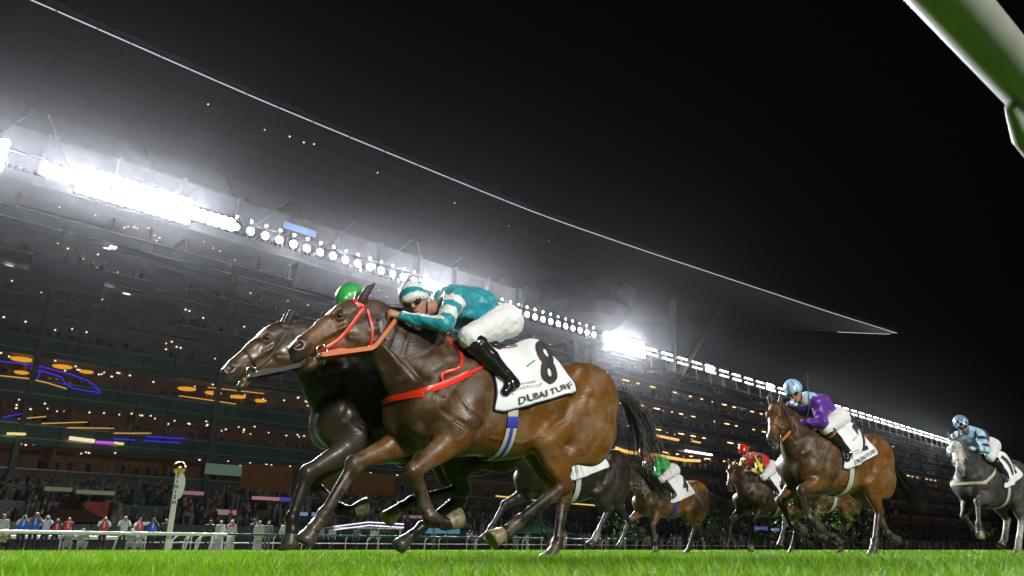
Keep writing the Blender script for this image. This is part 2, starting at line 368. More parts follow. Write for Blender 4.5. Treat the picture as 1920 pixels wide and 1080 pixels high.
for pts in ([(0, 400), (200, 420), (350, 455), (480, 495)], [(1290, 545), (1500, 575), (1700, 605)], [(1500, 485), (1900, 530)], [(300, 745), (630, 735)], [(490, 775), (820, 780)], [(820, 815), (1090, 815)], [(130, 712), (330, 695)]):
    line("warm_strip", pts, 81.5, .05, L_warm, 0, 600, 3.84)
for pts, c in (([(500, 850), (680, 872)], (1, .85, .5)), ([(690, 878), (820, 886)], (.7, .1, .9)), ([(822, 884), (890, 893)], (.9, .8, .3)), ([(50, 818), (185, 822)], (.6, .7, .35))):
    line("led_ticker", pts, 81.0, .2 if c[0] == 1 else .13, glow("led_%d" % int(c[2] * 10), c, .9), 0, 600, 3.84)
line("gold_strip", [(1155, 840), (1165, 844), (1180, 848), (1230, 853), (1255, 858), (1285, 863), (1312, 864)], 80.9, .3, L_gold)
line("gold_strip", [(1204, 811), (1272, 825)], 81, .25, L_gold); line("gold_strip", [(1298, 827), (1313, 830)], 81, .16, L_gold)
line("gold_strip", [(930, 930), (1010, 938)], 78, .1, L_gold); line("gold_strip", [(1060, 943), (1170, 952)], 78, .1, L_gold)
line("gold_strip", [(600, 623), (650, 634)], 81, .12, L_warm); line("gold_strip", [(1285, 845), (1335, 853)], 80.9, .22, L_panel)
def panel(name, x0, y0, x1, y1, dd, m, parent=None):
    u0, z1 = at(x0, y0, dd); u1, z0 = at(x1, y1, dd); return MB().box(u0, u1, dd, dd + .15, min(z0, z1 - .3), z1).build(name, m, parent or stand)
panel("lit_wall", 455, 868, 545, 925, 81.2, mat("amber_glow_wall", (.09, .045, .015), .6, emit=(1, .4, .05), es=.018, noise=.4, nscale=.8))  # amber emission imitates lamplight falling on the wall
panel("lit_wall", 610, 880, 740, 930, 81.2, mat("amber_glow_wall")); panel("lit_wall", 160, 940, 200, 975, 61, mat("red_hoarding", (.25, .03, .015), .6))
panel("score_screen", 387, 868, 452, 893, 80, glow("screen_grey_green", (.3, .5, .36), .22))
panel("light_shade", 1, 1, 2, 2, 80, M_dark) if False else None
for x0, y0, x1, y1, c, s_ in ((474, 930, 524, 938, (1, .5, .55), .5), (524, 932, 545, 940, (.2, .12, .9), .5), (398, 955, 443, 966, (1, .5, .55), .45), (343, 920, 382, 928, (1, .5, .55), .4), (740, 965, 800, 972, (1, .55, .6), .35), (562, 960, 600, 968, (.5, .55, 1), .6),
        (800, 990, 862, 1001, (.2, .6, .9), .5), (1415, 987, 1440, 994, (.2, .25, .9), .5), (1450, 990, 1462, 996, (.3, .6, .9), .5), (534, 415, 592, 445, (.16, .42, 1), .75), (85, 912, 135, 922, (.5, .6, .3), .3), (145, 918, 215, 928, (.6, .62, .4), .3)):
    dd = 100 if y0 == 415 else (58 if y0 > 980 else 66)
    o = panel("led_screen", x0, y0, x1, y1, dd, glow("led_screen_%d_%d" % (x0, y0), c, s_ * .6)); o.parent = None; o.rotation_euler = (0, 0, RZ)
    LBL = {474: "pink lit screen strip left of the dark horse's forelegs", 524: "small violet screen touching the end of the pink strip", 398: "pink screen low on the stage above the blue banner", 343: "pink screen just right of the finish post top", 740: "pale pink strip between the dark horse's legs", 562: "pale violet strip behind the lead horse's front hooves",
           800: "light blue banner above the green rail under the lead horse", 1415: "small blue screen behind the red capped jockey's horse", 1450: "tiny light blue screen beside the small blue one", 534: "bright blue screen high under the grandstand roof", 85: "dim green lit window strip low on the stand", 145: "dim yellow lit window strip left of the finish post"}
    tag(o, LBL[x0], "screen", "lit screens and banners")
# ---------------------------------------------------------------- crescent roof
FR = [(-60, 80), (6, 80), (33, 80.4), (81, 79), (108, 76), (141, 71.7), (175, 67.3), (205, 62.8)]
BK = [(-60, 121), (6, 121), (45, 121), (90, 120), (120, 117), (147, 104), (172, 88), (204.5, 64.2)]
def rs(P, n):
    P = np.array(P, float); t = np.arange(len(P)); x = np.linspace(0, len(P) - 1, n)
    return np.stack([np.interp(x, t, P[:, 0]), np.interp(x, t, P[:, 1])], 1)
def smo(P):
    for _ in range(4): P[1:-1] = .25 * P[:-2] + .5 * P[1:-1] + .25 * P[2:]
    return P
fr, bk = smo(rs(FR, 57)), smo(rs(BK, 57)); V = []; F = []; nj = 9
for lay in (0, 1):
    for i in range(57):
        for j in range(nj):
            t = j / (nj - 1); p = fr[i] * (1 - t) + bk[i] * t; wdt = np.linalg.norm(bk[i] - fr[i]); z = 55 - .012 * wdt * math.sin(math.pi * t) * 3 + (lay * (.7 + .09 * wdt * math.sin(math.pi * t)))
            V.append((p[0], p[1], z))
q = lambda l, i, j: l * 57 * nj + i * nj + j
for i in range(56):
    for j in range(nj - 1): F.append((q(0, i, j), q(0, i, j + 1), q(0, i + 1, j + 1), q(0, i + 1, j))); F.append((q(1, i, j), q(1, i + 1, j), q(1, i + 1, j + 1), q(1, i, j + 1)))
    F.append((q(0, i, 0), q(0, i + 1, 0), q(1, i + 1, 0), q(1, i, 0))); F.append((q(0, i, nj - 1), q(1, i, nj - 1), q(1, i + 1, nj - 1), q(0, i + 1, nj - 1)))
M_roof = mat("roof_soffit", (.30, .30, .22), .5, emit=(.5, .5, .36), es=0)
n = M_roof.node_tree.nodes; l = M_roof.node_tree.links; br = n.new("ShaderNodeTexBrick"); br.offset = 0.08; br.inputs["Scale"].default_value = 1; br.inputs["Brick Width"].default_value = 5.4; br.inputs["Row Height"].default_value = 3.1
br.inputs["Mortar Size"].default_value = .16; br.inputs["Color1"].default_value = (.050, .049, .033, 1); br.inputs["Color2"].default_value = (.046, .045, .031, 1); br.inputs["Mortar"].default_value = (.034, .033, .024, 1)
tc = n.new("ShaderNodeTexCoord"); l.new(tc.outputs["Object"], br.inputs[0]); l.new(br.outputs[0], n["Principled BSDF"].inputs[0])
roof = mobj("roof", V, F, M_roof, stand)
for i in range(0, 56):
    a, b_ = fr[i], fr[i + 1]; g = (b_ - a) * .02
    MB().tube([(a[0] + g[0], a[1] - .2, 55.0 + g[1] * 0), (b_[0] - g[0], b_[1] - .2, 55.0)], .065, 6).build("edge_light", L_edge, roof)
e = MB(); e.tube([(p[0], p[1] - .1, 55.9) for p in fr], .3, 6); e.build("roof_rim", M_steel, roof)
MB().tube([(bk[i][0], bk[i][1] + .1, 55.0) for i in (53, 54, 55, 56)], .1, 6).build("edge_light", L_edge, roof)

# ---------------------------------------------------------------- floodlights along the front of the stand
def mk_lamp(kind):
    t = empty("floodlight", (0, 0, 0), RZ)
    if kind == 'round':
        MB().lathe([(.16, .25), (.42, 0), (.46, -.02)], (0, 0, 0), 14, (0, -1, 0)); m = MB(); m.tube([(0, .5, 0), (0, .3, 0), (0, 0, 0)], [.15, .4, .5], 12); m.build("housing", M_steel, t)
        MB().tube([(0, -.02, 0), (0, -.1, 0)], [.46, .42], 14).build("lens", L_white, t); MB().tube([(0, -.02, 1.3), (0, -.08, 1.3)], [.15, .12], 10).build("lens", L_white, t)
        m = MB(); m.box(-.05, .05, .05, .2, -.6, 1.4); m.build("bracket", M_steel, t)
    elif kind == 'bank':
        bevel(MB().box(-.83, .83, 0, .5, -.78, .78).build("housing", M_steel, t), .05)
        for z in (-.40, .40):
            for x in (-.41, .41): MB().tube([(x, -.02, z), (x, -.12, z)], [.43, .40], 16).build("lens", L_bank, t)
    else:
        m = MB(); W2 = 2.3
        m.box(-W2, W2, 0, .2, -.1, .02); m.box(-W2, W2, 0, .2, 1.0, 1.12); m.box(W2 - .15, W2, 0, .2, .02, 1.0); m.box(-.1, .1, .2, .4, -2.4, 1.1); m.build("frame", mat("white_frame", (.6, .6, .58), .4), t)
        for z in (.2, 1.3): bevel(MB().box(-W2 + .35, W2 - .7, -.15, 0, z - .09, z + .09).build("lens", L_tube, t), .05)
    return t
pr = {}
def lamp(kind, u, z, lbl, grp, d=80.0):
    if kind not in pr: o = pr[kind] = mk_lamp(kind)
    else: o = copy_tree(pr[kind])
    p = W(u, d, z); o.location = p; tag(o, lbl, "floodlight", grp)
for u in (3.4, 5.1, 6.8):
    for z in (36.1, 37.7): lamp('bank', u, z, "floodlight of the blinding bank cut by the picture's left edge", "floodlight bank at the left edge")
for u in np.arange(11.3, 31, 1.7):
    for z in ((35.9, 37.5) if 14 < u < 26 else (36.7,)): lamp('bank', u, z, "floodlight of the long dazzling bank under the canopy", "long bank of floodlights")
for u in np.arange(31, 60, 1.9): lamp('round', u, 36.6, "round lamp of the row running from the dazzling bank towards the lead jockey", "row of round lamps left of the lead jockey")
for u in np.arange(60, 73, 1.7): lamp('bank', u, 36.6, "floodlight of the bright bank just above the lead jockey's helmet", "floodlight bank above the lead jockey")
for u in np.arange(75, 99, 1.9): lamp('round', u, 36.6, "round lamp of the double row right of the lead jockey's hip", "row of round lamps right of the lead jockey")
for u in np.arange(102, 112.5, 1.7):
    for z in (35.6, 37.2): lamp('bank', u, z, "floodlight of the round white glare behind the lead horse's back", "floodlight bank behind the lead horse")
for u in np.arange(115.5, 330, 5.4): lamp('frame', u, 35.9, "white framed pair of tube floodlights on the far terrace edge", "framed twin floodlights on the far terrace")
for u in (134.5, 136.2, 161, 162.7): lamp('bank', u, 36.4, "extra bright floodlight breaking the row of white frames", "bright floodlights among the white frames", 79.3)

for u, z, pw in [(4, 37, 140000), (7, 37, 110000)] + [(u, 37, 120000) for u in np.arange(12, 30, 3)] + [(u, 36.7, 29000 + 1100 * (u - 33)) for u in np.arange(33, 60, 2.9)] + [(u, 36.8, 90000) for u in (61, 65, 69, 72)] + [(u, 36.7, 14000) for u in np.arange(76, 99, 6)] + [(u, 36.6, 150000) for u in (103, 106.5, 110)] + [(135, 36.6, 40000), (162, 36.6, 50000)] + [(u, 36.6, 16000) for u in (120, 146, 180, 205, 235, 270, 310)]:
    flood("floodlight_beam", W(u, 79.75, z), W(8 + (u - 8) * .25, -4, 0), pw * (.55 if pw > 30000 else .6), .35, 64, (.96, .98, 1))
# ---------------------------------------------------------------- crowds
def crowd(name, N, posfn, colfn, label, hs=1.0):
    prof = [(.0, .02), (.17, .05), (.19, .9), (.24, 1.15), (.23, 1.38), (.08, 1.47), (.07, 1.52), (.115, 1.62), (.10, 1.74), (.0, 1.78)]
    n = 6; bv = np.array([(r * math.cos(k * 2 * math.pi / n), r * .7 * math.sin(k * 2 * math.pi / n), h) for r, h in prof for k in range(n)])
    bf = np.array([(i * n + k, i * n + (k + 1) % n, (i + 1) * n + (k + 1) % n, (i + 1) * n + k) for i in range(len(prof) - 1) for k in range(n)])
    P = np.array([posfn() for _ in range(N)]); a = rng.random(N) * 6.28; s = (.88 + .22 * rng.random(N)) * hs
    ca, sa = np.cos(a), np.sin(a); X = bv[None, :, 0] * ca[:, None] - bv[None, :, 1] * sa[:, None]; Y = bv[None, :, 0] * sa[:, None] + bv[None, :, 1] * ca[:, None]
    lean = (rng.random(N) - .5) * .18
    V = np.stack([(X + bv[None, :, 2] * lean[:, None]) * s[:, None] + P[:, 0:1], Y * s[:, None] + P[:, 1:2], bv[None, :, 2] * s[:, None] + P[:, 2:3]], 2).reshape(-1, 3)
    F = (bf[None] + (np.arange(N) * len(bv))[:, None, None]).reshape(-1, 4)
    C = np.zeros((N, len(bv), 3)); h = bv[:, 2]
    for i in range(N):
        top, leg, hair = colfn(); C[i] = np.where((h < .9)[:, None], leg, np.where((h < 1.45)[:, None], top, np.where((h < 1.66)[:, None], np.array([.32, .19, .12]) * (.5 + rng.random()), hair)))
    o = mobj(name, V, F, mat("crowd_cloth", (.3, .3, .3), .7, attr=True), None, True, C.reshape(-1, 3)); o.rotation_euler = (0, 0, RZ)
    return tag(o, label, "crowd", kind="stuff")
def cmix():
    r = rng.random()
    if r < .3: t = np.array([.6, .6, .57])
    elif r < .75: t = rng.random(3) * .07 + .015
    else: t = rng.random(3) * .45
    return (t, t if (t[0] > .5 and rng.random() < .5) else rng.random(3) * .06, [.02, .015, .012] if rng.random() < .7 else [.6, .6, .58])
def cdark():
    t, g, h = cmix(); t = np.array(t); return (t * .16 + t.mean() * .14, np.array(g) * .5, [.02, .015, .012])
crowd("terrace_crowd", 520, lambda: (104 + 230 * rng.random() ** .8, 82.1 + .9 * rng.random(), 31.95), cmix, "crowd on the top far terrace under the framed lights")
crowd("balcony_crowd", 2200, lambda: (100 + 230 * rng.random() ** .9, 82.1 + .5 * rng.random() ** 1, LV[2 + int(rng.random() * 5)] + .45), cmix, "people packed along the far balconies")
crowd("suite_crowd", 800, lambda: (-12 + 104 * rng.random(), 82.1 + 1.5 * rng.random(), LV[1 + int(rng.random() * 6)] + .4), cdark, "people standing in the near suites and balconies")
def stg():
    k = int(rng.random() * 10); return (-5 + 330 * rng.random() ** .8, 60.2 + k * 1.7 + rng.random(), .9 + k * .42)
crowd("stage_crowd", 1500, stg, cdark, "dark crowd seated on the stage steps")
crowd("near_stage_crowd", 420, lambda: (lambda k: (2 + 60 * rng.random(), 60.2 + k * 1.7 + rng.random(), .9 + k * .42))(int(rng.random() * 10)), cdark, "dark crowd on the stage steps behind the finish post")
crowd("apron_crowd", 900, lambda: (34 + 290 * rng.random() ** .7, 48 + 10 * rng.random(), 0), cmix, "crowd standing on the apron behind the far rail")
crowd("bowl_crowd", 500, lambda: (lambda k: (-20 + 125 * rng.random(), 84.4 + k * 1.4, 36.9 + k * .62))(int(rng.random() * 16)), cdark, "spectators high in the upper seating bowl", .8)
# ================================================================ HORSES
M_tackr = mat("red_strap", (.75, .03, .012), .3, spec=.6, bump=.1, bscale=200); M_tackb = mat("black_strap", (.012, .012, .013), .55)
M_tacko = mat("orange_rein", (.55, .14, .03), .45, bump=.3, bscale=90); M_metal = mat("bit_metal", (.75, .75, .72), .15, metal=1.)
M_cloth = mat("saddle_cloth_white", (.78, .79, .82), .75, bump=.25, bscale=14); M_ink = mat("black_print", (.03, .022, .028), .7); M_ink2 = mat("grey_print", (.25, .25, .27), .7)
M_navy = mat("navy_piping", (.015, .014, .08), .5); M_eye = mat("eye_gloss", (.012, .007, .005), .04, coat=1.); M_girth = mat("girth_web", (.5, .5, .44), .7, bump=.3, bscale=150)
M_blue = mat("blue_web", (.03, .05, .38), .6); M_sadl = mat("black_saddle", (.015, .014, .014), .28, bump=.15, bscale=40)
M_pink = mat("nostril_pink", (.30, .07, .055), .5)
def hair_mat(nm, c): return mat(nm, c, .4, spec=.6)
M_black_hair = hair_mat("black_hair", (.011, .009, .008))
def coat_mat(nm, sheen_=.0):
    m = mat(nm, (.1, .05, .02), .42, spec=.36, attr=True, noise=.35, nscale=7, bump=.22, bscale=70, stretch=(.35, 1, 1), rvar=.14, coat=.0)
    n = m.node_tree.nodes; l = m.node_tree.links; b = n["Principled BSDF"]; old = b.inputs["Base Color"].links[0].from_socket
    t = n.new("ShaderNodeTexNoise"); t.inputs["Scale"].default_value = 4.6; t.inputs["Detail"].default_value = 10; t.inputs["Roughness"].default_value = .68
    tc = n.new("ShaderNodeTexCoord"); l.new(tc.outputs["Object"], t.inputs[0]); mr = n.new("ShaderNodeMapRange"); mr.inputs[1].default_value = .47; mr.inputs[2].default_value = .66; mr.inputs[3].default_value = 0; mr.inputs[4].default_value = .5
    l.new(t.outputs[0], mr.inputs[0]); x = n.new("ShaderNodeMix"); x.data_type = 'RGBA'; l.new(mr.outputs[0], x.inputs[0]); l.new(old, x.inputs[6]); x.inputs[7].default_value = (.25, .19, .12, 1); l.new(x.outputs[2], b.inputs["Base Color"])  # pale mottles: sweat patches plus wet sheen painted into the coat colour
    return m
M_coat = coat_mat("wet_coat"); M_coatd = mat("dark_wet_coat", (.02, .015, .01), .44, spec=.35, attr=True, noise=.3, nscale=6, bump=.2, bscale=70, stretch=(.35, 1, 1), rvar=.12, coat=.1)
M_coatg = mat("grey_coat", (.2, .2, .2), .6, attr=True, noise=.45, nscale=16, bump=.2, bscale=30)
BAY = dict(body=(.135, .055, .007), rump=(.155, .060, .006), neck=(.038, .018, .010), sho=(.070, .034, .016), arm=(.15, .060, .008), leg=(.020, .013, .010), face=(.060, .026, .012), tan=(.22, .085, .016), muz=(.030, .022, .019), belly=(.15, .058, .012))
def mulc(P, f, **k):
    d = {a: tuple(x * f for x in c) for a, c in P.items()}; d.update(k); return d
DARK = dict(body=(.022, .015, .011), rump=(.030, .018, .011), neck=(.018, .013, .010), sho=(.032, .023, .017), arm=(.04, .030, .022), leg=(.016, .012, .011), face=(.050, .028, .017), tan=(.12, .06, .022), muz=(.04, .034, .03), belly=(.016, .011, .009))
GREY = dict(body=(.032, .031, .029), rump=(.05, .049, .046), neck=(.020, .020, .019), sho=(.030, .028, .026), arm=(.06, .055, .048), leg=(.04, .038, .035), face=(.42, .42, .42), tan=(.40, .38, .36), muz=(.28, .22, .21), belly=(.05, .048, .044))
POSE_A = dict(poll=(1.86, 0, 1.70), muz=(2.36, 0, 1.33), yaw=0,
    nf=[(1.24, .19, .85), (1.57, .20, .60), (1.43, .19, .325), (1.31, .18, .285), (1.215, .17, .30)],
    ff=[(1.42, -.18, .86), (1.82, -.16, .66), (2.00, -.15, .34), (2.06, -.15, .255), (2.09, -.15, .19)],
    nh=[(.52, .19, .88), (.30, .17, .57), (.72, .16, .31), (.82, .16, .24), (.90, .16, .19)],
    fh=[(.38, -.18, .92), (.04, -.16, .52), (.13, -.15, .17), (.18, -.15, .10), (.24, -.15, .035)])
def unit(v): v = np.array(v, float); return v / (np.linalg.norm(v) + 1e-9)
def horse_prims(P, C):
    L = []; c = lambda *a, **k: L.append(cap(*a, **k)); e = lambda *a, **k: L.append(ell(*a, **k))
    e((.82, 0, 1.14), (.64, .30, .385), C['body'], k=.06); e((1.20, 0, 1.13), (.42, .28, .40), C['sho'], k=.08)
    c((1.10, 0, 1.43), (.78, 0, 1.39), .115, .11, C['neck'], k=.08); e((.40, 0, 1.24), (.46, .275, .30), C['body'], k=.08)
    c((.75, 0, .98), (.42, 0, 1.06), .22, .20, C['belly'], k=.08)
    e((.01, 0, 1.27), (.36, .26, .295), C['rump'], k=.08); c((-.22, 0, 1.40), (-.36, 0, 1.36), .09, .05, C['rump'], k=.08)
    for s, fl, hl in ((1, 'nf', 'nh'), (-1, 'ff', 'fh')):
        e((.0, .14 * s, 1.26), (.28, .145, .28), C['rump'], k=.05); 
        st, hk, ft, cn, ho = [np.array(p) for p in P[hl]]
        d = (st - np.array([.0, .17 * s, 1.2])); ang = math.atan2(d[2], d[0])
        e((.06, .175 * s, 1.05), (.26, .125, .33), C['rump'], k=.035)
        c((.02, .16 * s, 1.22), st + [-.06, 0, .04], .18, .115, C['rump'], k=.05, s=.72)
        e((-.12, .12 * s, 1.12), (.13, .11, .25), C['rump'], k=.035)
        c((.18, .2 * s, 1.44), (.40, .21 * s, 1.16), .07, .07, C['body'], k=.08)          # point of hip to flank
        # gaskin, hock, cannon
        mid = st * .5 + hk * .5
        c(st + [-.04, 0, .0], mid + [-.01, 0, .0], .135, .09, C['rump'], k=.05, s=.75); c(mid, hk, .088, .055, C['arm'], k=.03, s=.8)
        u = unit(hk - st); v = unit(ft - hk); pt = unit(u - v); cal = hk + pt * .052 + np.array([0, 0, .012])
        c((-.12, .14 * s, 1.00), mid + pt * .05, .115, .062, C['rump'], k=.06, s=.8); c(mid + pt * .05, cal, .055, .021, C['arm'], k=.03)
        e(hk, (.068, .05, .075), C['leg'], k=.02); c(cal, hk + v * .12 + pt * .02, .026, .022, C['leg'], k=.025)
        c(hk, ft, .050, .036, C['leg'], k=.02, s=.8); c(hk + v * .1 + pt * .03, ft + pt * .022, .016, .018, C['leg'], k=.018)
        L.append(sph(ft, .048, C['leg'], .02)); L.append(sph(ft + pt * .024, .028, C['leg'], .02)); c(ft, cn, .038, .041, C['leg'], k=.02)
        c(cn, cn * .75 + ho * .25, .045, .046, C['leg'], k=.015)
        # fore
        el, kn, ft, cn, ho = [np.array(p) for p in P[fl]]
        sp = np.array([1.45 + .25 * (el[0] - 1.24), .16 * s, 1.07])
        c((1.02, .11 * s, 1.45), sp, .085, .125, C['sho'], k=.06); c((1.10, .185 * s, 1.20), el + [-.04, 0, .10], .12, .115, C['sho'], k=.04)
        c(sp, el, .125, .10, C['sho'], k=.045); e(sp + [.03, -.06 * s, -.06], (.13, .12, .17), C['sho'], k=.05)
        v = unit(kn - el); back = unit(np.cross(v, (0, 1, 0))); back = back if back[0] < 0 or (abs(back[0]) < .2 and back[2] > 0) else -back
        m1 = el + v * .16
        c(el + [0, 0, .02], m1, .112, .078, C['arm'], k=.045, s=.85); c(m1, kn, .082, .052, C['arm'], k=.03, s=.85)
        c(el + back * .03 + v * .03, m1 + back * .03 + v * .08, .07, .035, C['arm'], k=.03)
        e(kn, (.062, .054, .068), C['leg'], k=.02); w_ = unit(ft - kn); L.append(sph(kn - w_ * .0 + unit(v - w_) * .018, .036, C['leg'], .02))
        b2 = unit(np.cross(w_, (0, 1, 0))); b2 = b2 if b2 @ v < 0 or True else -b2; b2 = -b2 if (b2 @ unit(v - w_)) > 0 else b2
        c(kn, ft, .046, .034, C['leg'], k=.02, s=.8); c(kn + w_ * .05 + b2 * .032, ft + b2 * .022, .017, .017, C['leg'], k=.016)
        L.append(sph(ft, .047, C['leg'], .02)); L.append(sph(ft + b2 * .022, .027, C['leg'], .02)); c(ft, cn, .038, .041, C['leg'], k=.02)
        c(cn, cn * .75 + ho * .25, .044, .046, C['leg'], k=.015)
    # neck
    pl = np.array(P['poll']); dz = pl - np.array([1.86, 0, 1.70]); H = lambda x, z, f: np.array([x, 0, z]) + dz * f
    c((1.08, 0, 1.38), H(1.48, 1.54, .45), .17, .135, C['neck'], k=.09, s=.7); c(H(1.48, 1.54, .45), H(1.79, 1.665, .95), .135, .095, C['neck'], k=.06, s=.7)
    c((1.22, 0, 1.22), H(1.50, 1.36, .45), .26, .185, C['neck'], k=.10, s=.78); c(H(1.50, 1.36, .45), H(1.79, 1.55, .95), .185, .125, C['neck'], k=.06, s=.66)
    c((1.38, 0, 1.06), H(1.58, 1.25, .35), .18, .125, C['neck'], k=.08, s=.85); c(H(1.58, 1.25, .35), H(1.80, 1.46, .95), .125, .085, C['neck'], k=.05, s=.75)
    e((1.47, 0, 1.02), (.13, .17, .17), C['sho'], k=.06)
    for s in (1, -1): c((1.46, .12 * s, 1.10), H(1.83, 1.52, .95) + [0, .055 * s, 0], .05, .028, C['neck'], k=.045)
    # head frame
    mz = np.array(P['muz']); D = unit(mz - pl); Y = unit(np.cross((0, 0, 1), D)) ; Y = Y if Y[1] > 0 else -Y; Q = unit(np.cross(D, Y)); Q = Q if Q[2] < 0 else -Q
    h = lambda a, b, y=0: pl + D * a + Q * (b * 1.12 if b > 0 else b * 1.05) + Y * y * 1.04
    MM = np.stack([D, Y, Q])
    E = lambda a, b, y, r, col, k: L.append(ell(h(a, b, y), r, col, k, MM))
    X = lambda p, q_, ra, rb, col, k=.03, s=1.: L.append(cap(h(*p), h(*q_), ra, rb, col, k, s, Y))
    X((.01, .03), (.20, -.015), .085, .092, C['face'], .05, .86); X((.15, -.04), (.36, -.02), .080, .066, C['face'], .04, .86); X((.34, -.02), (.53, .0), .064, .055, C['tan'], .03, .84)
    E(.17, .115, 0, (.135, .076, .13), C['face'], .035); X((.20, .15), (.36, .105), .068, .048, C['tan'], .04, .85); X((.34, .10), (.53, .105), .046, .034, C['tan'], .03, .9)
    X((.30, .03), (.50, .04), .060, .05, C['tan'], .03, .85)
    E(.575, .03, 0, (.085, .060, .074), C['muz'], .03); E(.632, .060, 0, (.038, .044, .036), C['muz'], .02); E(.575, .135, 0, (.052, .040, .032), C['muz'], .02)
    for s in (1, -1):
        E(.592, .0, .040 * s, (.054, .027, .038), C['muz'], .015); X((.235, -.085, .058 * s), (.30, -.07, .062 * s), .026, .02, C['face'], .025)
        X((.26, .03, .068 * s), (.43, .02, .052 * s), .016, .010, C['face'], .03)
        L.append(sub(ell(h(.598, -.004, .064 * s), (.040, .026, .025), (.02, .012, .01), 0, MM), .010))
        L.append(sub(sph(h(.258, -.045, .086 * s), .021), .012))
        X((.262, -.022, .074 * s), (.285, -.028, .074 * s), .010, .008, C['face'], .012)
        X((.27, .10, .066 * s), (.14, .20, .05 * s), .018, .02, C['face'], .03)
        # ears
        X((.045, -.065, .050 * s), (-.02, -.105, .068 * s), .034, .030, C['neck'], .02, .8); X((-.02, -.105, .068 * s), (-.115, -.125, .066 * s), .029, .006, C['neck'], .01, .8)
        L.append(sub(cap(h(.0, -.10, .097 * s), h(-.08, -.12, .088 * s), .017, .006), .008))
    L.append(sub(cap(h(.50, .088, 0), h(.66, .094, 0), .004, .014, s=6, ax=Y), .010))
    return L, h, Y
GRV = [([(1.42, 1.10), (1.60, 1.30), (1.82, 1.50)], .016, .022), ([(1.12, 1.46), (1.32, 1.34), (1.45, 1.18), (1.50, 1.02)], .013, .025), ([(1.08, 1.42), (1.28, 1.22), (1.40, 1.06)], -.010, .022), ([(1.0, 1.34), (.97, 1.15), (1.05, .94), (1.15, .82)], .018, .024),
    ([(1.42, 1.0), (1.28, .93), (1.19, .88)], .015, .02), ([(.42, 1.34), (.30, 1.20), (.36, 1.05), (.52, .93)], .018, .03), ([(.22, 1.43), (.12, 1.28)], -.010, .035), ([(-.10, 1.25), (-.04, 1.02), (.12, .85), (.16, .76)], .010, .022), ([(.13, 1.22), (.14, 1.08), (.24, .95)], .006, .03),
    ([(-.20, 1.24), (-.08, 1.16), (.06, 1.16)], .006, .014), ([(.98, .86), (.72, .84), (.50, .93), (.40, 1.0)], -.007, .010), ([(1.34, 1.18), (1.22, 1.03), (1.10, .96)], -.006, .009), ([(1.22, 1.03), (1.18, .90), (1.28, .80)], -.006, .008), ([(1.72, 1.62), (1.79, 1.44)], .008, .013), ([(1.65, 1.62), (1.72, 1.41)], .008, .013), ([(1.58, 1.60), (1.64, 1.38)], .006, .013),
    ([(1.30, 1.56), (1.48, 1.40), (1.66, 1.33)], .006, .02), ([(1.25, 1.42), (1.44, 1.28)], .006, .015), ([(.60, .80), (.50, .72), (.40, .62)], -.004, .009)] + [([(x + .05, 1.30), (x - .04, .96)], .0045, .016) for x in (.50, .59, .68, .77, .86)]
HGRV = [([(.03, .10), (.10, .22), (.22, .23)], .008, .012), ([(.31, -.02), (.35, .06), (.40, .12)], -.005, .009), ([(.35, .04), (.46, .03), (.53, .06)], -.004, .008), ([(.22, -.02), (.30, .02), (.44, .015)], .005, .012), ([(.52, .045), (.56, .06), (.60, .085)], .006, .010), ([(.33, .13), (.48, .10)], .006, .012), ([(.10, -.02), (.20, .02)], .006, .014)]
def muscles(V, Q, hf):
    N = vnorm(V, Q); D = np.zeros(len(V)); ny = np.clip(np.abs(N[:, 1]) * 1.3, 0, 1); P2 = V[:, [0, 2]]
    hv = [([tuple(hf(a, b)[[0, 2]]) for a, b in p], d, w_) for p, d, w_ in HGRV]
    for p, dep, w_ in GRV + hv:
        d = np.full(len(V), 9.)
        for a, b in zip(p, p[1:]):
            a = np.array(a); ab = np.array(b) - a; t = np.clip((P2 - a) @ ab / (ab @ ab), 0, 1); d = np.minimum(d, np.linalg.norm(P2 - a - t[:, None] * ab, axis=1))
        D -= dep * np.exp(-(d / w_) ** 2)
    return V + N * (D * ny)[:, None]
def hit(bv, C_, d, off, far=.52):
    d = Vector(d).normalized(); o = Vector(C_) + d * far; r = bv.ray_cast(o, -d, far + .3)
    return (r[0] if r[0] else Vector(C_)) + d * off
def strap(name, bv, samples, wd, m, parent, th=.005, off=.003):
    # samples: (centre, outward dir); width runs across the path on the surface
    n = len(samples); mids = [hit(bv, c, d, off) for c, d in samples]; V = []
    for _ in range(2): mids = [mids[0]] + [mids[i] * .5 + (mids[i - 1] + mids[i + 1]) * .25 + Vector(samples[i][1]).normalized() * .0022 for i in range(1, n - 1)] + [mids[-1]]
    for i, (c, d) in enumerate(samples):
        t = (mids[min(i + 1, n - 1)] - mids[max(i - 1, 0)]).normalized(); dn = Vector(d).normalized(); wv = t.cross(dn).normalized() * (wd / 2)
        p = mids[i]; V += [p - wv, p + wv, p + wv + dn * th, p - wv + dn * th]
    F = [(0, 1, 2, 3), tuple(4 * (n - 1) + k for k in (3, 2, 1, 0))]
    for i in range(n - 1):
        for k in range(4): F.append((4 * i + k, 4 * (i + 1) + k, 4 * (i + 1) + (k + 1) % 4, 4 * i + (k + 1) % 4))
    o = mobj(name, [tuple(v) for v in V], F, m, parent, False); b_ = o.modifiers.new('soft', 'BEVEL'); b_.width = .0015; b_.segments = 2; b_.limit_method = 'ANGLE'; b_.angle_limit = R(50); o.data.polygons.foreach_set('use_smooth', np.ones(len(o.data.polygons), bool))
    return o, mids
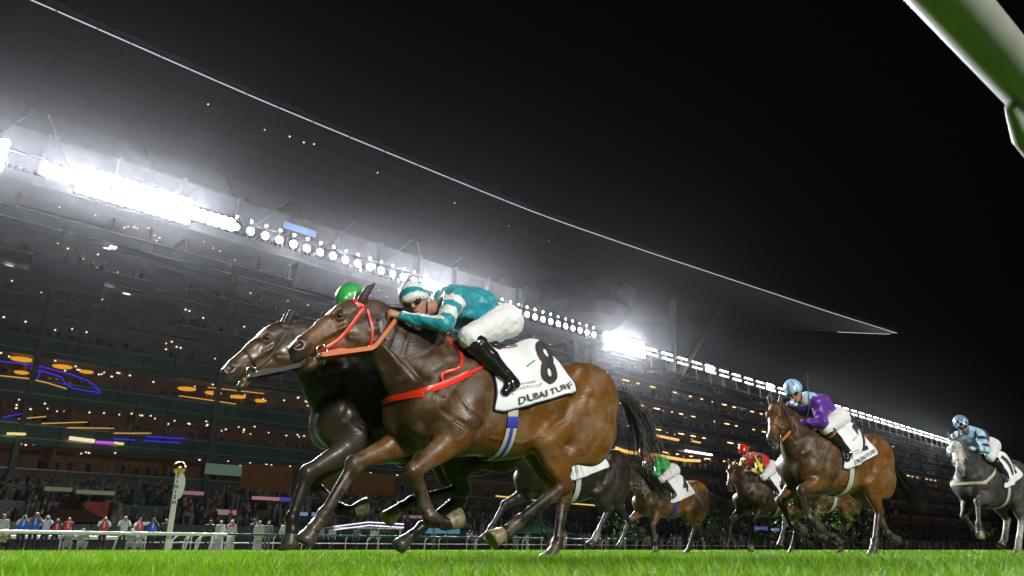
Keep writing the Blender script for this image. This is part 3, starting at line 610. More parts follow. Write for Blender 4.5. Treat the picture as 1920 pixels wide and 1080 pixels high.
def poly(pts, n):
    pts = [np.array(p, float) for p in pts]; L = [0]
    for a, b in zip(pts, pts[1:]): L.append(L[-1] + np.linalg.norm(b - a))
    x = np.linspace(0, L[-1], n); return [np.array([np.interp(t, L, [p[i] for p in pts]) for i in range(len(pts[0]))]) for t in x]
def strands(name, roots, path, n, spread, r0, m, parent, seg=9, seed=1, wav=.02):
    g = np.random.default_rng(seed); MBb = MB(); path = [np.array(p, float) for p in path]; T = np.linspace(0, 1, len(path))
    for i in range(n):
        a, b = roots; s = g.random(); rt = np.array(a) * (1 - s) + np.array(b) * s; off = g.normal(0, 1, 3) * np.array(spread); le = .62 + .38 * g.random(); ph = g.random() * 6.28; pts = []
        for k in range(seg):
            t = k / (seg - 1) * le; c = np.array([np.interp(t, T, [p[j] for p in path]) for j in range(3)]) - path[0]
            pts.append(rt + c + off * t ** 1.1 + wav * np.array([math.sin(ph + 7 * t), math.cos(ph + 5 * t), math.sin(ph * 2 + 6 * t)]) * t)
        MBb.tube(pts, [r0 * (1 - .85 * k / (seg - 1)) * (.6 + .6 * g.random()) for k in range(seg)], 3, False)
    return MBb.build(name, m, parent, True)
def hoof(parent, cn, ho, m):
    cn, ho = np.array(cn), np.array(ho); d = unit(ho - cn); L = np.linalg.norm(ho - cn) + .02; a = cn + d * .012
    n = 14; V = []; F = []; y = np.array([0, 1., 0]); f = unit(np.cross(y, d)); f = f if f[0] > 0 else -f
    for h_, r in ((0, .043), (.02, .047), (L * .6, .058), (L, .064), (L, .05), (L - .012, .03)):
        for k in range(n):
            t = 2 * math.pi * k / n; V.append(a + d * h_ + f * (math.cos(t) * r * (1.12 if math.cos(t) > 0 else .95) + h_ * .12) + y * math.sin(t) * r)
    for i in range(5):
        for k in range(n): F.append((i * n + k, i * n + (k + 1) % n, (i + 1) * n + (k + 1) % n, (i + 1) * n + k))
    F.append(tuple(5 * n + k for k in range(n))); return mobj("hoof", V, F, m, parent, True)
M_hoofd = mat("dark_hoof", (.05, .045, .038), .35, noise=.4, nscale=30); M_hoofp = mat("pale_hoof", (.20, .17, .10), .4, noise=.5, nscale=30)
def cloth_map(bv, rear=.46, front=1.00, bot=1.03, lift=.13, zc=1.12):
    def f(s, v, off=.012):      # s 0..1 front -> rear; v 0 top .. 1 hem (near side), negative on the far side
        sg = 1 if v >= 0 else -1; v_ = abs(v); x = front + (rear - front) * s
        slope = bot + .25 * max(0, s - .12) if s > .12 else bot + .0
        zt = slope; top = 1.6; ph = v_ * 1.0
        # angle sweep from straight up to the hem height on the flank
        zh = zt; ang0 = math.pi / 2; ang1 = math.atan2(zh - zc, .31); a = ang0 + (ang1 - ang0) * ph
        d = (0.0, sg * math.cos(a), math.sin(a)); x2 = x - .20 * ph * max(0, s - .1)
        wob = .012 * math.sin(9 * s + 4 * ph) + .010 * math.sin(19 * s - 6 * ph) * ph + .003 * math.sin(31 * s + 9 * ph)
        fl = lift * math.exp(-((s - .72) / .25) ** 2) * math.sin(math.pi * min(1, ph + .25)) ** 1.5 + .012 * ph * s
        return hit(bv, (x2, 0, zc), d, off + max(0, wob) + fl)
    return f
def num_cloth(root, bv, num, title, full=True, **kw):
    f = cloth_map(bv, **kw); V = []; F = []; ns, nv = 44, 56
    for i in range(ns + 1):
        for j in range(nv + 1): V.append(tuple(f(i / ns, -1 + 2 * j / nv)))
    for i in range(ns):
        for j in range(nv): F.append((i * (nv + 1) + j, i * (nv + 1) + j + 1, (i + 1) * (nv + 1) + j + 1, (i + 1) * (nv + 1) + j))
    o = mobj("saddle_cloth", V, F, M_cloth, root, True); sm = o.modifiers.new("thick", 'SOLIDIFY'); sm.thickness = .006; sm.offset = 1
    bd = [f(i / ns, 1) for i in range(ns + 1)] + [f(1, 1 - 2 * j / nv) for j in range(nv + 1)] + [f(1 - i / ns, -1) for i in range(ns + 1)] + [f(0, -1 + 2 * j / nv) for j in range(nv + 1)]
    MB().tube([tuple(p) for p in bd], .008, 6).build("piping", M_navy, o, True)
    GV = np.array(V).reshape(ns + 1, nv + 1, 3); du = np.gradient(GV, axis=0); dv = np.gradient(GV, axis=1); GN = np.cross(du, dv); GN /= np.linalg.norm(GN, axis=2)[..., None] + 1e-9
    cen = np.array([.7, 0, 1.1]); GN *= np.sign(((GV - cen) * GN).sum(2))[..., None]
    def srf(s_, v_, off):
        a = min(max(s_, 0), .9999) * ns; b = (min(max(v_, -1), .9999) + 1) / 2 * nv; i, j = int(a), int(b); a -= i; b -= j
        L_ = lambda G: (G[i, j] * (1 - a) * (1 - b) + G[i + 1, j] * a * (1 - b) + G[i, j + 1] * (1 - a) * b + G[i + 1, j + 1] * a * b)
        return tuple(L_(GV) + L_(GN) * off)
    def mp(sx, vy, sc, rot=0, st=1.):
        ca, sa = math.cos(rot), math.sin(rot)
        def g(x, y):
            X, Y = (x * ca - y * sa) * sc, (x * sa + y * ca) * sc * st
            return srf(sx + X / .62, vy - Y / .62, .017)
        return g
    text_obj(num, 1, "number", M_ink, o, mp(.72 if len(num) == 1 else .66, .57, .295, -.06, 1.25), ext=.035)
    if full:
        text_obj(title, 1, "title_lettering", M_ink, o, mp(.62, .90, .080, .05), ext=.008)
        text_obj("DUBAI WORLD CUP", 1, "small_lettering", M_ink2, o, mp(.36, .76, .032, .0))
        text_obj("2018", 1, "x", M_ink2, o, mp(.0, .0, .01)) if False else None
        for k, (a, b_, cc) in enumerate((((.40, .10), (.52, .20), (.6, .03, .04)), ((.52, .20), (.55, .05), (.03, .4, .08)), ((.46, .50), (.56, .49), (.03, .4, .2)))):
            P = [srf(a[0] + (b_[0] - a[0]) * t, a[1] + (b_[1] - a[1]) * t, .010) for t in np.linspace(0, 1, 7)]
            MB().tube(P, .006, 5).build("logo_stroke", mat("logo_%d" % k, cc, .6), o, True)
        for sx, vy, n_ in ((.40, .70, 7), (.60, .10, 6)):
            P = [srf(sx - .09 + .03 * t, vy + .014 * math.sin(t * 5.1), .010) for t in np.linspace(0, n_, 34)]
            MB().tube(P, .0022, 4).build("script_lettering", M_ink2 if vy > .5 else M_ink, o, True)
    return o, f
def make_horse(label, az, u0, D0, pose, C, coat, h=.02, num=None, tack=None, hair=None, tail=None, title="DUBAI TURF", full=True, pale=(), sc=1.0, group="racehorses galloping towards the finish", girth=True, bridle=True, zoff=0, sock=None):
    t, n = axes(az); p = (u0, D0); hd = -t
    root = empty("horse", (p[0], p[1], zoff), math.atan2(hd[1], hd[0])); tag(root, label, "horse", group); root.scale = (sc,) * 3
    prims, hf, Y = horse_prims(pose, C)
    if sock:
        for key, i in sock: a, b = pose[key][i], pose[key][i + 1]; prims.append(cap(a, b, .0445, .0445, (.6, .57, .5), .01))
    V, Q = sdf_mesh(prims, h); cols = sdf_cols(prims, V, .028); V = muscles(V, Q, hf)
    body = mobj("body", V, Q, coat, root, True, cols)
    bv = BVHTree.FromPolygons([tuple(v) for v in V], [tuple(map(int, q)) for q in Q])
    for i, k in enumerate(('nf', 'ff', 'nh', 'fh')): hoof(root, pose[k][3], pose[k][4], M_hoofp if k in pale else M_hoofd)
    for s in (1, -1):
        c = hf(.258, -.045, .070 * s); m = MB(); m.lathe([(.003, -.021), (.012, -.017), (.019, -.008), (.021, 0), (.019, .008), (.012, .017), (.003, .021)], c, 12); m.build("eye", M_eye, root, True)
        if h < .017: 
            c = hf(.596, .0, .033 * s); m = MB(); m.lathe([(.002, -.014), (.012, -.009), (.014, 0), (.012, .009), (.002, .014)], c, 10); m.build("nostril", M_pink, root, True)
    tl = tail or [(-.36, 0, 1.38), (-.56, 0, 1.36), (-.70, 0, 1.20), (-.76, 0, 1.0), (-.78, 0, .80)]
    hm = hair or M_black_hair
    strands("tail", ((-.34, -.03, 1.38), (-.36, .03, 1.33)), tl, 420 if h < .017 else 170, (.075, .08, .07), .0075 if h < .017 else .013, hm, root, seed=3)
    pl = np.array(pose['poll']); dz = pl - np.array([1.86, 0, 1.70]); cr = [np.array([1.05, 0, 1.52]), np.array([1.5, 0, 1.63]) + dz * .45, np.array([1.80, 0, 1.735]) + dz * .95]
    mb = MB(); g = np.random.default_rng(5)
    for _ in range(420 if h < .017 else 120):
        s = g.random(); rt = cr[0] * (1 - s * 2) + cr[1] * s * 2 if s < .5 else cr[1] * (2 - 2 * s) + cr[2] * (2 * s - 1); rt = rt + [0, g.normal(0, .012), -.012]
        dr = np.array([-.17 - .14 * g.random(), g.normal(0, .05) + (.03 if g.random() > .4 else -.05), .02 + .05 * g.normal()]); dn = np.array([0, 0, -.05 - .05 * g.random()])
        mb.tube([rt + dr * t + dn * t * t for t in (0, .3, .6, 1)], [.006, .0055, .004, .001] if h < .017 else [.01, .009, .006, .002], 3, False)
    mb.build("mane", hm, root, True)
    # -------- bridle and reins
    tk = tack or {}; bm = tk.get('bridle', M_tackb)
    if bridle:
        Yv = Vector(Y)
        def side(pts, w_, m, s, nm="bridle_strap", k=12): return strap(nm, bv, [(Vector(hf(a, b, 0)), Yv * s) for a, b in poly(pts, k)], w_, m, root)
        for s in (1, -1):
            side([(.07, -.02), (.20, .035), (.33, .085), (.47, .088)], .022, bm, s); side([(.06, .0), (.10, .12), (.17, .205)], .018, bm, s); side([(.07, -.02), (.115, -.075)], .022, bm, s)
            side([(.49, .105), (.36, .135), (.22, .215), (.17, .205)], .020, tk.get('low', bm), s)
            c = hf(.485, .088, .062 * s); m = MB(); m.tube([Vector(c) + Vector(hf(0, 0, 0) * 0) + Vector((unit(hf(1, 0) - hf(0, 0)) * math.cos(a) + unit(hf(0, 1) - hf(0, 0)) * math.sin(a)) * .036) for a in np.linspace(0, 6.283, 17)], .0055, 6); m.build("bit_ring", M_metal, root, True)
            hand = np.array(pose.get('hand', (1.70, .10, 1.62))) * [1, s, 1]; b0 = hf(.50, .11, .066 * s); md = hf(.17, .225, .092 * s); md2 = hand * .5 + md * .5 + np.array([.0, .03 * s, .01])
            P = poly([b0, md, md2, hand], 16); V2 = []
            for q in P: V2 += [q + [.008, 0, .013], q + [-.008, 0, -.013], q + [-.008, .005 * s, -.013], q + [.008, .005 * s, .013]]
            F2 = [(4 * i + k, 4 * i + 4 + k, 4 * i + 4 + (k + 1) % 4, 4 * i + (k + 1) % 4) for i in range(15) for k in range(4)]; mobj("rein", V2, F2, tk.get('rein', M_tackb), root)
        fr_ = [(Vector(hf(.10, -.02, 0)), Vector(Y * math.cos(a) - unit(hf(0, 1) - hf(0, 0)) * math.sin(a))) for a in np.linspace(.1, 3.04, 12)]
        strap("browband", bv, fr_, .024, bm, root)
        if tk.get('nose'): strap("noseband", bv, [(Vector(hf(.43, .04, 0)), Vector(Y * math.cos(a) - unit(hf(0, 1) - hf(0, 0)) * math.sin(a))) for a in np.linspace(-.7, 3.84, 18)], tk.get('nosew', .018), tk['nose'], root)
    if girth:
        gx = .86
        o, md = strap("girth", bv, [(Vector((gx + .06 * (1 - abs(math.sin(a))) * 0 + .03 * math.sin(a), 0, 1.12)), (0, math.cos(a), math.sin(a))) for a in np.linspace(.35, -3.5, 40)], .085, tk.get('girth', M_girth), root, .006, .004)
        if tk.get('girth2'):
            strap("girth_band", bv, [(Vector((gx + .03 * math.sin(a), 0, 1.12)), (0, math.cos(a), math.sin(a))) for a in np.linspace(-.36, -.62, 6)], .088, M_blue, o, .003, .011)
            strap("girth_stripe", bv, [(Vector((gx + .03 * math.sin(a), 0, 1.12)), (0, math.cos(a), math.sin(a))) for a in np.linspace(-.62, -1.5, 12)], .028, M_blue, o, .003, .011)
    bp = tk.get('breast')
    if bp:
        pts = poly([(.98, 1.40), (1.16, 1.30), (1.40, 1.17), (1.60, 1.09)], 26)
        for s in (1, -1): strap("breastplate", bv, [(Vector((x, 0, z)), (0, s, 0)) for x, z in pts], .02, bp, root, .006); strap("breast_pad", bv, [(Vector((x, 0, z)), (0, s, 0)) for x, z in poly([(1.20, 1.278), (1.40, 1.17), (1.60, 1.09)], 12)], .046, bp, root, .009, .004)
        strap("breastplate", bv, [(Vector((1.42, 0, 1.09)), (math.sin(a), math.cos(a), 0)) for a in np.linspace(.45, 2.7, 14)], .042, bp, root, .008)
        if tk.get('loop'):
            for s in (1, -1): strap("neck_strap", bv, [(Vector((x, 0, z)), (0, s, 0)) for x, z in poly([(1.29, 1.55), (1.22, 1.43), (1.27, 1.30), (1.42, 1.25), (1.40, 1.18)], 18)], .022, bp, root, .006)
    f = None
    if num: o, f = num_cloth(root, bv, num, title, full, **tk.get('cloth', {}))
    # saddle
    sp = [cap((1.10, 0, 1.575), (.84, 0, 1.565), .05, .06, None, .04, 1.9), cap((1.02, .17, 1.50), (1.06, .235, 1.36), .05, .055, None, .05), cap((1.02, -.17, 1.50), (1.06, -.235, 1.36), .05, .055, None, .05)]
    sdf_obj("saddle", sp, .02, M_sadl, root)
    return root, bv
# ================================================================ PEOPLE
M_skin = mat("skin", (.45, .25, .17), .5, attr=True, noise=.12, nscale=40); M_silk = mat("racing_silk", (.5, .5, .5), .38, attr=True, spec=.45, bump=.3, bscale=30, sheen=.3)
M_breech = mat("white_breeches", (.72, .73, .75), .6, bump=.35, bscale=26); M_boot = mat("black_boot", (.012, .012, .013), .16, bump=.1, bscale=30, coat=.5)
M_shell = mat("helmet_shell", (.5, .5, .5), .28, attr=True, coat=.3); M_gog = mat("goggle_lens", (.015, .015, .018), .05, coat=1.)
M_wear = mat("woven_clothing", (.5, .5, .5), .75, attr=True, bump=.4, bscale=18)
SK = (.42, .22, .14); SK2 = (.26, .13, .08)
def frame(f, up=(0, 0, 1)):
    f = unit(f); s = unit(np.cross(up, f)); u = np.cross(f, s); return f, s, u
def head_prims(c, f, up, sk, k=1.):
    f, s, u = frame(f, up); c = np.array(c); M = np.stack([f, s, u]); h = lambda a, b, d: c + (f * a + s * b + u * d) * k
    P = [ell(h(-.012, 0, .022), np.array((.095, .075, .10)) * k, sk, .02, M), cap(h(.02, 0, -.035), h(.055, 0, -.085), .060 * k, .030 * k, sk, .03), cap(h(.085, 0, .012), h(.108, 0, -.022), .012 * k, .017 * k, sk, .012),
         ell(h(.088, 0, -.058), np.array((.014, .028, .010)) * k, (.35, .12, .10), .010, M), sub(cap(h(.11, -.02, -.056), h(.11, .02, -.056), .006 * k, .006 * k), .006)]
    for b in (1, -1): P += [ell(h(-.005, .076 * b, .0), np.array((.022, .012, .032)) * k, sk, .008, M), cap(h(.082, .012 * b, .030), h(.076, .045 * b, .032), .012 * k, .011 * k, sk, .012), sub(sph(h(.092, .030 * b, .014), .013 * k), .010)]
    return P, h, M
def hand_prims(wr, d, palm, sk, curl=1.0, k=1.):
    # wrist, direction of the knuckles, direction the palm faces; four curled fingers and a thumb
    d = unit(d); p = unit(np.array(palm) - d * (np.array(palm) @ d)); s = np.cross(d, p); wr = np.array(wr); P = [cap(wr, wr + d * .075 * k, .024 * k, .034 * k, sk, .015)]
    for i, (o, ln) in enumerate(((-.027, .9), (-.009, 1.0), (.009, .95), (.027, .78))):
        a = wr + d * .085 * k + s * o * k; b = a + (d * (1 - .75 * curl) + p * (.3 + .6 * curl)) * .036 * ln * k; e_ = b + (d * (.7 - 1.3 * curl) + p * .6) * .032 * ln * k
        P += [cap(wr + d * .05 * k + s * o * k, a, .010 * k, .0095 * k, sk, .008), cap(a, b, .0095 * k, .0088 * k, sk, .003), cap(b, e_, .0088 * k, .0075 * k, sk, .003)]
    t0 = wr + d * .03 * k - s * .028 * k; t1 = t0 + (d * .6 - s * .35 + p * .6) * .04 * k; P += [cap(t0, t1, .013 * k, .0105 * k, sk, .008), cap(t1, t1 + (d * .7 + s * .35 + p * .5) * .03 * k, .0105 * k, .0085 * k, sk, .003)]
    return P
def jockey(label, rootmat, J, sleeve, torso, helmf, sk=SK, h=.0125, boots=None, goggles=True, face=(.8, .35, -.45), whip=False, collar=None):
    root = empty("person"); root.location, root.rotation_euler = rootmat; tag(root, label, "jockey", "jockeys riding in the race")
    g = lambda k: np.array(J[k], float); mir = np.array([1, -1, 1.])
    hd = g('helm'); hip, chest, waist = g('hip'), g('chest'), g('waist')
    nf = unit(face); P, hh, M = head_prims(hd + np.array([.0, .0, -.0]), nf, J.get('up', (.45, 0, .9)), sk)
    nk = chest + [.06, 0, .02]; P += [cap(nk, hh(-.02, 0, -.07), .06, .052, sk, .03)]
    core = [cap(chest, waist, .11, .10, sk, .05, 1.2), cap(waist, hip, .10, .10, sk, .05, 1.2)]
    for s in (1, -1):
        m = mir if s < 0 else 1; sh, el, ha, kn, an, fo = g('sh') * m, (g('elb2') if s < 0 and 'elb2' in J else g('elb') * m), (g('hand2') if s < 0 and 'hand2' in J else g('hand') * m), g('knee') * m, g('ankle') * m, g('toe') * m
        w_ = ha - unit(ha - el) * .07
        core += [cap(sh, el, .045, .035, sk, .03), cap(el, w_, .034, .024, sk, .01), cap(hip + [0, .08 * s, 0], kn, .075, .05, sk, .04), cap(kn, an, .04, .025, sk, .02)]
        P += hand_prims(w_, ha - w_, (.1, -.6 * s, -.6), sk)
    sdf_obj("body", P + core, h * .8 if h < .015 else h, M_skin, root, .006)
    jk = [cap(chest, waist, .165, .150, None, .06, 1.12), cap(waist, hip + [.05, 0, .03], .150, .125, None, .05, 1.12), cap(g('sh'), g('sh') * mir, .085, .085, None, .06), cap(nk - [.03, 0, 0], nk + unit(hd - nk) * .045, .075, .068, None, .02)]
    for s in (1, -1):
        m = mir if s < 0 else 1; sh, el, ha = g('sh') * m, (g('elb2') if s < 0 and 'elb2' in J else g('elb') * m), (g('hand2') if s < 0 and 'hand2' in J else g('hand') * m); w_ = ha - unit(ha - el) * .075
        jk += [cap(sh, el, .082, .062, None, .04), cap(el, w_, .060, .038, None, .02), sph(w_, .040, None, .01)]
        for t in (.25, .55, .8): jk.append(sph(sh * (1 - t) + el * t + np.array([.01, .02 * s, -.02]) * math.sin(t * 9), .066 - t * .006, None, .03))
    for t in (.05, .3, .55, .8, 1.05): q = waist * (1 - t) + chest * t; jk.append(cap(q + [.05, .12, -.10], q + [-.06, .13, .05], .042, .028, None, .012)); jk.append(cap(q + [.0, -.12, -.05], q + [-.04, -.10, .03], .045, .035, None, .03))
    def jc(V):
        out = np.zeros((len(V), 3)); chl = [(g('sh'), g('elb')), (g('elb'), g('hand')), (g('sh') * mir, g('elb2') if 'elb2' in J else g('elb') * mir), (g('elb2') if 'elb2' in J else g('elb') * mir, g('hand2') if 'hand2' in J else g('hand') * mir)]
        dT = np.minimum(dist(cap(chest, hip, .16, .14, s=1.1), V[:, 0], V[:, 1], V[:, 2]), 9); best = dT - .015; seg = -np.ones(len(V)); tt = np.zeros(len(V))
        for i, (a, b) in enumerate(chl):
            ab = b - a; t = np.clip((V - a) @ ab / (ab @ ab), 0, 1); d = np.linalg.norm(V - a - t[:, None] * ab, axis=1) - .07; u_ = d < best; best[u_] = d[u_]; seg[u_] = i; tt[u_] = t[u_] * np.linalg.norm(ab)
        side = V[:, 1] - 0; 
        for i in range(len(V)):
            out[i] = torso(V[i], J) if seg[i] < 0 else sleeve(V[i], int(seg[i]), tt[i] + (np.linalg.norm(chl[0][1] - chl[0][0]) if int(seg[i]) % 2 else 0), chl[int(seg[i])])
        return out
    sdf_obj("silk_jacket", jk, h, M_silk, root, colfn=jc, wr=(.009, 48))
    br = [cap(hip + [-.04, .0, .01], hip + [.10, 0, .02], .135, .12, None, .05, 1.25)]
    for s in (1, -1):
        m = mir if s < 0 else 1; kn, an = g('knee') * m, g('ankle') * m; hs = hip + [-.02, .095 * s, -.02]
        br += [sph(hs + [-.04, 0, .0], .125, None, .05), cap(hs, kn, .125, .078, None, .04), cap(kn, kn * .75 + an * .25, .072, .062, None, .03)]
    sdf_obj("breeches", br, h, M_breech, root, wr=(.006, 70))
    for s in (1, -1):
        m = mir if s < 0 else 1; kn, an, to, he = g('knee') * m, g('ankle') * m, g('toe') * m, g('heel') * m; ks = kn * .80 + an * .20
        bb = [cap(ks, kn * .45 + an * .55, .082, .070, None, .02), cap(kn * .45 + an * .55, an, .070, .052, None, .02), cap(an, he, .050, .042, None, .02), cap(an * .4 + he * .6, to, .042, .036, None, .02), cap(he, to, .034, .032, None, .015)]
        bo = sdf_obj("boot", bb, h, M_boot, root)
        MB().tube([ks + (an - ks) * .0, ks + (an - ks) * .10], [.087, .084], 18).build("boot_top", boots or M_boot, bo, True)
        mid = to * .55 + he * .45; st = MB(); dn = unit(an - mid); ft = unit(to - he); sd = np.cross(ft, dn)
        st.tube([mid - dn * .028 + sd * .055, mid - dn * .028 - sd * .055, mid + dn * .05 - sd * .058, mid + dn * .11, mid + dn * .05 + sd * .058, mid - dn * .028 + sd * .055], .006, 6, False); st.tube([mid + dn * .11, [1.02, .24 * s, 1.44]], .007, 5); st.build("stirrup", M_metal, root, True)
    # helmet, goggles
    hm = [ell(hh(-.018, 0, .052), (.135, .108, .118), None, .01, M), sub(ell(hh(.055, 0, -.075), (.20, .15, .085), None, .01, M), .02), cap(hh(.105, -.045, .048), hh(.105, .045, .048), .012, .012, None, .02), cap(hh(.145, -.030, .036), hh(.145, .030, .036), .007, .007, None, .03)]
    ho = sdf_obj("helmet", hm, min(h, .011), M_shell, root, colfn=lambda V: np.array([helmf(*( ((v - hh(0, 0, 0)) @ M.T))) for v in V]))
    MB().tube([hh(-.01, .085, .0), hh(.02, .062, -.085), hh(.03, 0, -.118), hh(.02, -.062, -.085), hh(-.01, -.085, .0)], .007, 5).build("chin_strap", M_tackb, root, True)
    if goggles:
        for s in (1, -1): m_ = MB(); m_.tube([hh(.078, .034 * s, .018), hh(.104, .032 * s, .016)], [.036, .028], 14); m_.build("goggles", M_gog, root, True)
        MB().tube([hh(.098, .008, .018), hh(.098, .035, .028), hh(.06, .078, .024), hh(-.05, .10, .03)], .007, 5).build("goggle_strap", M_tackb, root, True)
    return root, hh
def at_root(r): return (r.location.copy(), r.rotation_euler.copy())
TEAL = (.008, .25, .31); WHT = (.74, .75, .76)
JA = dict(helm=(1.52, .03, 1.79), chest=(1.19, 0, 1.84), waist=(.98, 0, 1.86), hip=(.82, 0, 1.79), sh=(1.27, .17, 1.84), elb=(1.42, .27, 1.585), hand=(1.73, .09, 1.655), knee=(1.20, .25, 1.54), ankle=(.92, .30, 1.29), toe=(.93, .31, 1.17), heel=(.84, .30, 1.24))
def slA(v, seg, t, ch):
    if seg in (1, 3): return WHT if v[2] > ch[0][2] * (1 - (v[0] - ch[0][0]) / max(.01, ch[1][0] - ch[0][0])) + ch[1][2] * ((v[0] - ch[0][0]) / max(.01, ch[1][0] - ch[0][0])) + .018 else TEAL
    return WHT if (.05 < t < .11 or .17 < t < .25) else TEAL
def hA(a, b, c): r = math.atan2(c - .03, a + .02); return WHT if (abs(r - 1.0) < .28 or abs(r - 2.2) < .26 or r < .35) else TEAL
def jrt(r): return (r.location.copy(), r.rotation_euler.copy())
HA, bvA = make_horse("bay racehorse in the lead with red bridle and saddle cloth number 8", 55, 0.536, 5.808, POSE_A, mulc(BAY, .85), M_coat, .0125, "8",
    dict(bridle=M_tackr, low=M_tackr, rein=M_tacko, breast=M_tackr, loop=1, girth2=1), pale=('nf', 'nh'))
jockey("jockey in teal and white silks crouching over the lead horse number 8", jrt(HA), JA, slA, lambda v, J: TEAL, hA, face=(.60, .70, -.36))
POSE_B = dict(poll=(1.83, 0, 1.71), muz=(2.25, 0, 1.35), nf=[(1.34, .19, .87), (1.70, .20, .63), (1.78, .19, .33), (1.77, .19, .25), (1.76, .18, .16)], ff=[(1.25, -.18, .86), (1.55, -.17, .60), (1.30, -.16, .41), (1.21, -.16, .40), (1.11, -.16, .42)],
    nh=[(.60, .19, .87), (.42, .17, .58), (.86, .16, .47), (.95, .16, .42), (1.03, .16, .34)], fh=[(.48, -.18, .90), (.26, -.16, .52), (.60, -.15, .30), (.69, -.15, .23), (.77, -.15, .15)])
HB, _ = make_horse("dark brown racehorse with black bridle galloping on the far side of the number 8 horse", 55, -0.144, 6.308, POSE_B, DARK, M_coatd, .0145, "5", dict(nose=M_tackb, girth=M_girth), pale=('nh', 'ff'), full=False)
JH = dict(helm=(1.44, .05, 2.00), chest=(1.12, 0, 1.87), waist=(.90, 0, 1.86), hip=(.68, 0, 1.76), sh=(1.19, .17, 1.86), elb=(1.30, .27, 1.60), hand=(1.55, .09, 1.63), knee=(1.17, .25, 1.50), ankle=(.93, .30, 1.27), toe=(.95, .31, 1.15), heel=(.86, .30, 1.21))
JB = dict(JH, helm=(1.40, .0, 1.985)); GRN = (.02, .30, .06)
jockey("jockey in a plain green helmet half hidden behind the lead horse's ears", jrt(HB), JB, lambda v, s, t, c: (.55, .62, .5), lambda v, J: (.5, .56, .47), lambda a, b, c: (.03, .36, .07), h=.016)
POSE_C = dict(poll=(1.84, 0, 1.68), muz=(2.32, 0, 1.30), nf=[(1.26, .19, .86), (1.52, .20, .62), (1.40, .19, .34), (1.34, .18, .27), (1.28, .18, .21)], ff=[(1.40, -.18, .87), (1.80, -.16, .70), (2.02, -.15, .40), (2.08, -.15, .32), (2.13, -.15, .25)],
    nh=[(.46, .19, .92), (.20, .17, .66), (.44, .16, .33), (.50, .16, .25), (.56, .16, .18)], fh=[(.10, -.18, .95), (-.34, -.16, .74), (-.56, -.15, .44), (-.66, -.15, .40), (-.76, -.15, .40)])
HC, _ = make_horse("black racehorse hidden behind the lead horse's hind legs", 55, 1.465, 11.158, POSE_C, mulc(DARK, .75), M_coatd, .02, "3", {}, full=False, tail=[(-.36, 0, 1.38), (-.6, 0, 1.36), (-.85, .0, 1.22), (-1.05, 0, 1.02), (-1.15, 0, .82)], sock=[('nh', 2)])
jockey("jockey hidden behind the lead horse's hindquarters on the black horse", jrt(HC), JA, lambda v, s, t, c: (.05, .05, .3), lambda v, J: (.05, .05, .3), lambda a, b, c: (.05, .05, .3), h=.025) if False else None
POSE_G = dict(poll=(1.80, .06, 1.74), muz=(2.18, .22, 1.33), hand=(1.50, .09, 1.60), nf=[(1.36, .19, .88), (1.74, .20, .76), (1.66, .19, .46), (1.58, .18, .41), (1.49, .18, .38)], ff=[(1.30, -.18, .88), (1.66, -.17, .66), (1.52, -.16, .40), (1.43, -.16, .36), (1.34, -.16, .36)],
    nh=[(.42, .19, .92), (.22, .17, .58), (.40, .16, .22), (.45, .16, .14), (.50, .16, .05)], fh=[(.16, -.18, .93), (-.26, -.16, .64), (-.42, -.15, .33), (-.51, -.15, .28), (-.60, -.15, .26)])
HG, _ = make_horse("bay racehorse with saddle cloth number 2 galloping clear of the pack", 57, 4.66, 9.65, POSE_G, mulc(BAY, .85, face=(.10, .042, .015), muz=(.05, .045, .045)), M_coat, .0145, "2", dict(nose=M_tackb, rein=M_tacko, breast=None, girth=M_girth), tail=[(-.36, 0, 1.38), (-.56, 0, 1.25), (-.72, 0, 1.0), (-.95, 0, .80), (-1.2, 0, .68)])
PUR = (.10, .012, .30); SKY = (.36, .60, .80)
JG = dict(helm=(1.44, .06, 1.945), chest=(1.12, 0, 1.84), waist=(.90, 0, 1.84), hip=(.68, 0, 1.72), sh=(1.19, .17, 1.82), elb=(1.28, .28, 1.55), hand=(1.50, .09, 1.59), knee=(1.19, .25, 1.50), ankle=(.95, .30, 1.27), toe=(.95, .31, 1.15), heel=(.87, .30, 1.22))
_, hhG = jockey("jockey in purple silks and pale blue cap with a whip on the number 2 horse", jrt(HG), JG, lambda v, s, t, c: PUR, lambda v, J: SKY if (v[0] > 1.12 and v[2] > 1.80) else PUR, lambda a, b, c: (.05, .06, .12) if abs(c - .0) < .012 else ((.45, .62, .80) if math.sin(9 * math.atan2(b, a + .02)) > -.3 else (.20, .33, .50)), h=.0145, boots=mat("tan_boot_top", (.30, .09, .02), .4))
wp = MB(); wp.tube([(1.47, .20, 1.60), (1.44, .24, 1.75), (1.40, .24, 2.12)], [.009, .007, .006], 6); wp.box(1.375, 1.41, .236, .244, 2.08, 2.16); o = wp.build("riding_whip", mat("whip_black", (.01, .01, .012), .4)); o.location, o.rotation_euler = jrt(HG); tag(o, "black riding whip held upright by the purple silked jockey", "whip")
POSE_H = dict(poll=(1.78, .05, 1.74), muz=(2.14, .20, 1.26), hand=(1.50, .09, 1.62), nf=[(1.40, .19, .90), (1.80, .20, .80), (1.90, .19, .48), (1.90, .18, .40), (1.90, .18, .30)], ff=[(1.24, -.18, .88), (1.50, -.17, .62), (1.28, -.16, .42), (1.19, -.16, .38), (1.10, -.16, .38)],
    nh=[(.50, .19, .90), (.35, .17, .56), (.62, .16, .22), (.68, .16, .14), (.74, .16, .05)], fh=[(.38, -.18, .92), (.04, -.16, .60), (.30, -.15, .30), (.39, -.15, .24), (.47, -.15, .18)])
gh = mat("grey_mane_hair", (.12, .12, .115), .6)
